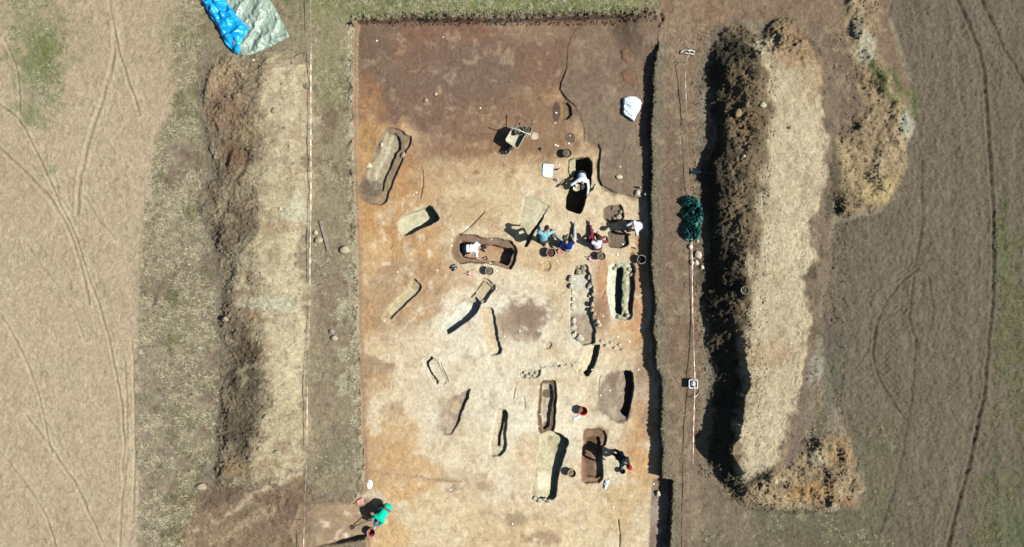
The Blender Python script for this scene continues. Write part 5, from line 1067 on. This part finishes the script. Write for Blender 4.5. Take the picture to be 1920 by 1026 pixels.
STRAW = [(208,196,160),(186,174,138),(220,210,176),(160,152,118),(140,130,102)]; GREEN = [(112,126,68),(136,138,84),(98,112,60),(160,150,102)]; DULL = [(122,112,82),(142,128,96),(108,102,74),(162,146,110)]
pn = lambda sc_, sd, lo, hi: (lambda x, y: ss(lo, hi, fbm(x.astype(np.float32), y.astype(np.float32), sc_, sd, 3)))
MEA = [(338,-60),(385,-60),(375,120),(370,230),(385,330),(372,390),(400,490),(405,620),(412,700),(400,850),(370,930),(330,1080),(262,1080),(264,560),(272,410),(290,300),(325,190)]
grass("dry_grass", MEA, 36000, [(212,194,158),(188,170,136),(222,206,172),(160,146,114),(138,130,100)], wdt=.017, dens=pn(.6, 401, -.5, .5)); grass("dry_grass", MEA, 9000, GREEN+DULL, dens=pn(.9, 402, .0, .6))
grass("grass", [(560,-80),(1240,-80),(1232,18),(1000,24),(655,36),(590,60)], 30000, GREEN+STRAW, (.04,.12), dens=pn(.7, 403, -.6, .3))
grass("dry_grass", [(580,20),(665,44),(666,300),(672,560),(680,880),(684,940),(575,940),(580,500)], 10000, STRAW[:3]+DULL[:2], (.03,.09), dens=pn(.8, 404, .0, .7)); grass("dry_grass", [(632,480),(650,480),(650,740),(636,740)], 2600, STRAW[:3], (.04,.10), dens=pn(.5, 414, -.4, .4))
grass("dry_grass", [(648,45),(665,45),(665,300),(672,560),(680,900),(664,900),(655,560),(650,300)], 7000, [(216,200,160),(200,184,146),(226,214,180)], (.04,.10), dens=pn(.4, 405, -.5, .4))
grass("dry_grass", [(1226,90),(1238,90),(1232,300),(1232,500),(1240,640),(1252,800),(1252,890),(1244,890),(1243,720),(1226,500)], 3500, [(150,142,116),(128,122,98),(166,156,128)], (.03,.09))
grass("weeds", [(0,-60),(140,-60),(130,120),(110,240),(50,240),(25,120)], 9000, GREEN+STRAW, (.03,.10), dens=pn(.6, 406, -.2, .5)); grass("weeds", [(20,80),(125,60),(110,150),(40,235)], 5000, GREEN, (.03,.10), dens=pn(.5, 407, .1, .6))
grass("weeds", [(1868,350),(1900,400),(1940,480),(1940,700),(1860,700),(1866,560)], 11000, GREEN+DULL+DULL, (.04,.12), dens=pn(.9, 428, -.5, .3)); grass("weeds", [(1868,700),(1990,700),(1990,1080),(1800,1080),(1840,860)], 11000, GREEN+DULL+DULL, (.04,.13), dens=pn(.9, 408, -.3, .5))
grass("weeds", [(1300,950),(1600,960),(1640,780),(1720,900),(1760,1080),(1280,1080)], 16000, DULL+STRAW[2:]+GREEN[1:2], (.04,.11), dens=pn(.7, 409, -.1, .6))
grass("weeds", [(1620,110),(1665,110),(1722,200),(1722,225),(1690,215),(1640,160)], 2600, GREEN, (.04,.11), dens=pn(.5, 410, -.4, .3)); grass("weeds", [(1500,620),(1535,600),(1545,740),(1560,860),(1520,800),(1505,740)], 2600, DULL+GREEN[:1], (.04,.1), dens=pn(.5, 411, -.4, .3)); grass("weeds", [(1542,250),(1560,250),(1600,400),(1580,425),(1545,400)], 1400, DULL+GREEN[:1], (.04,.1))
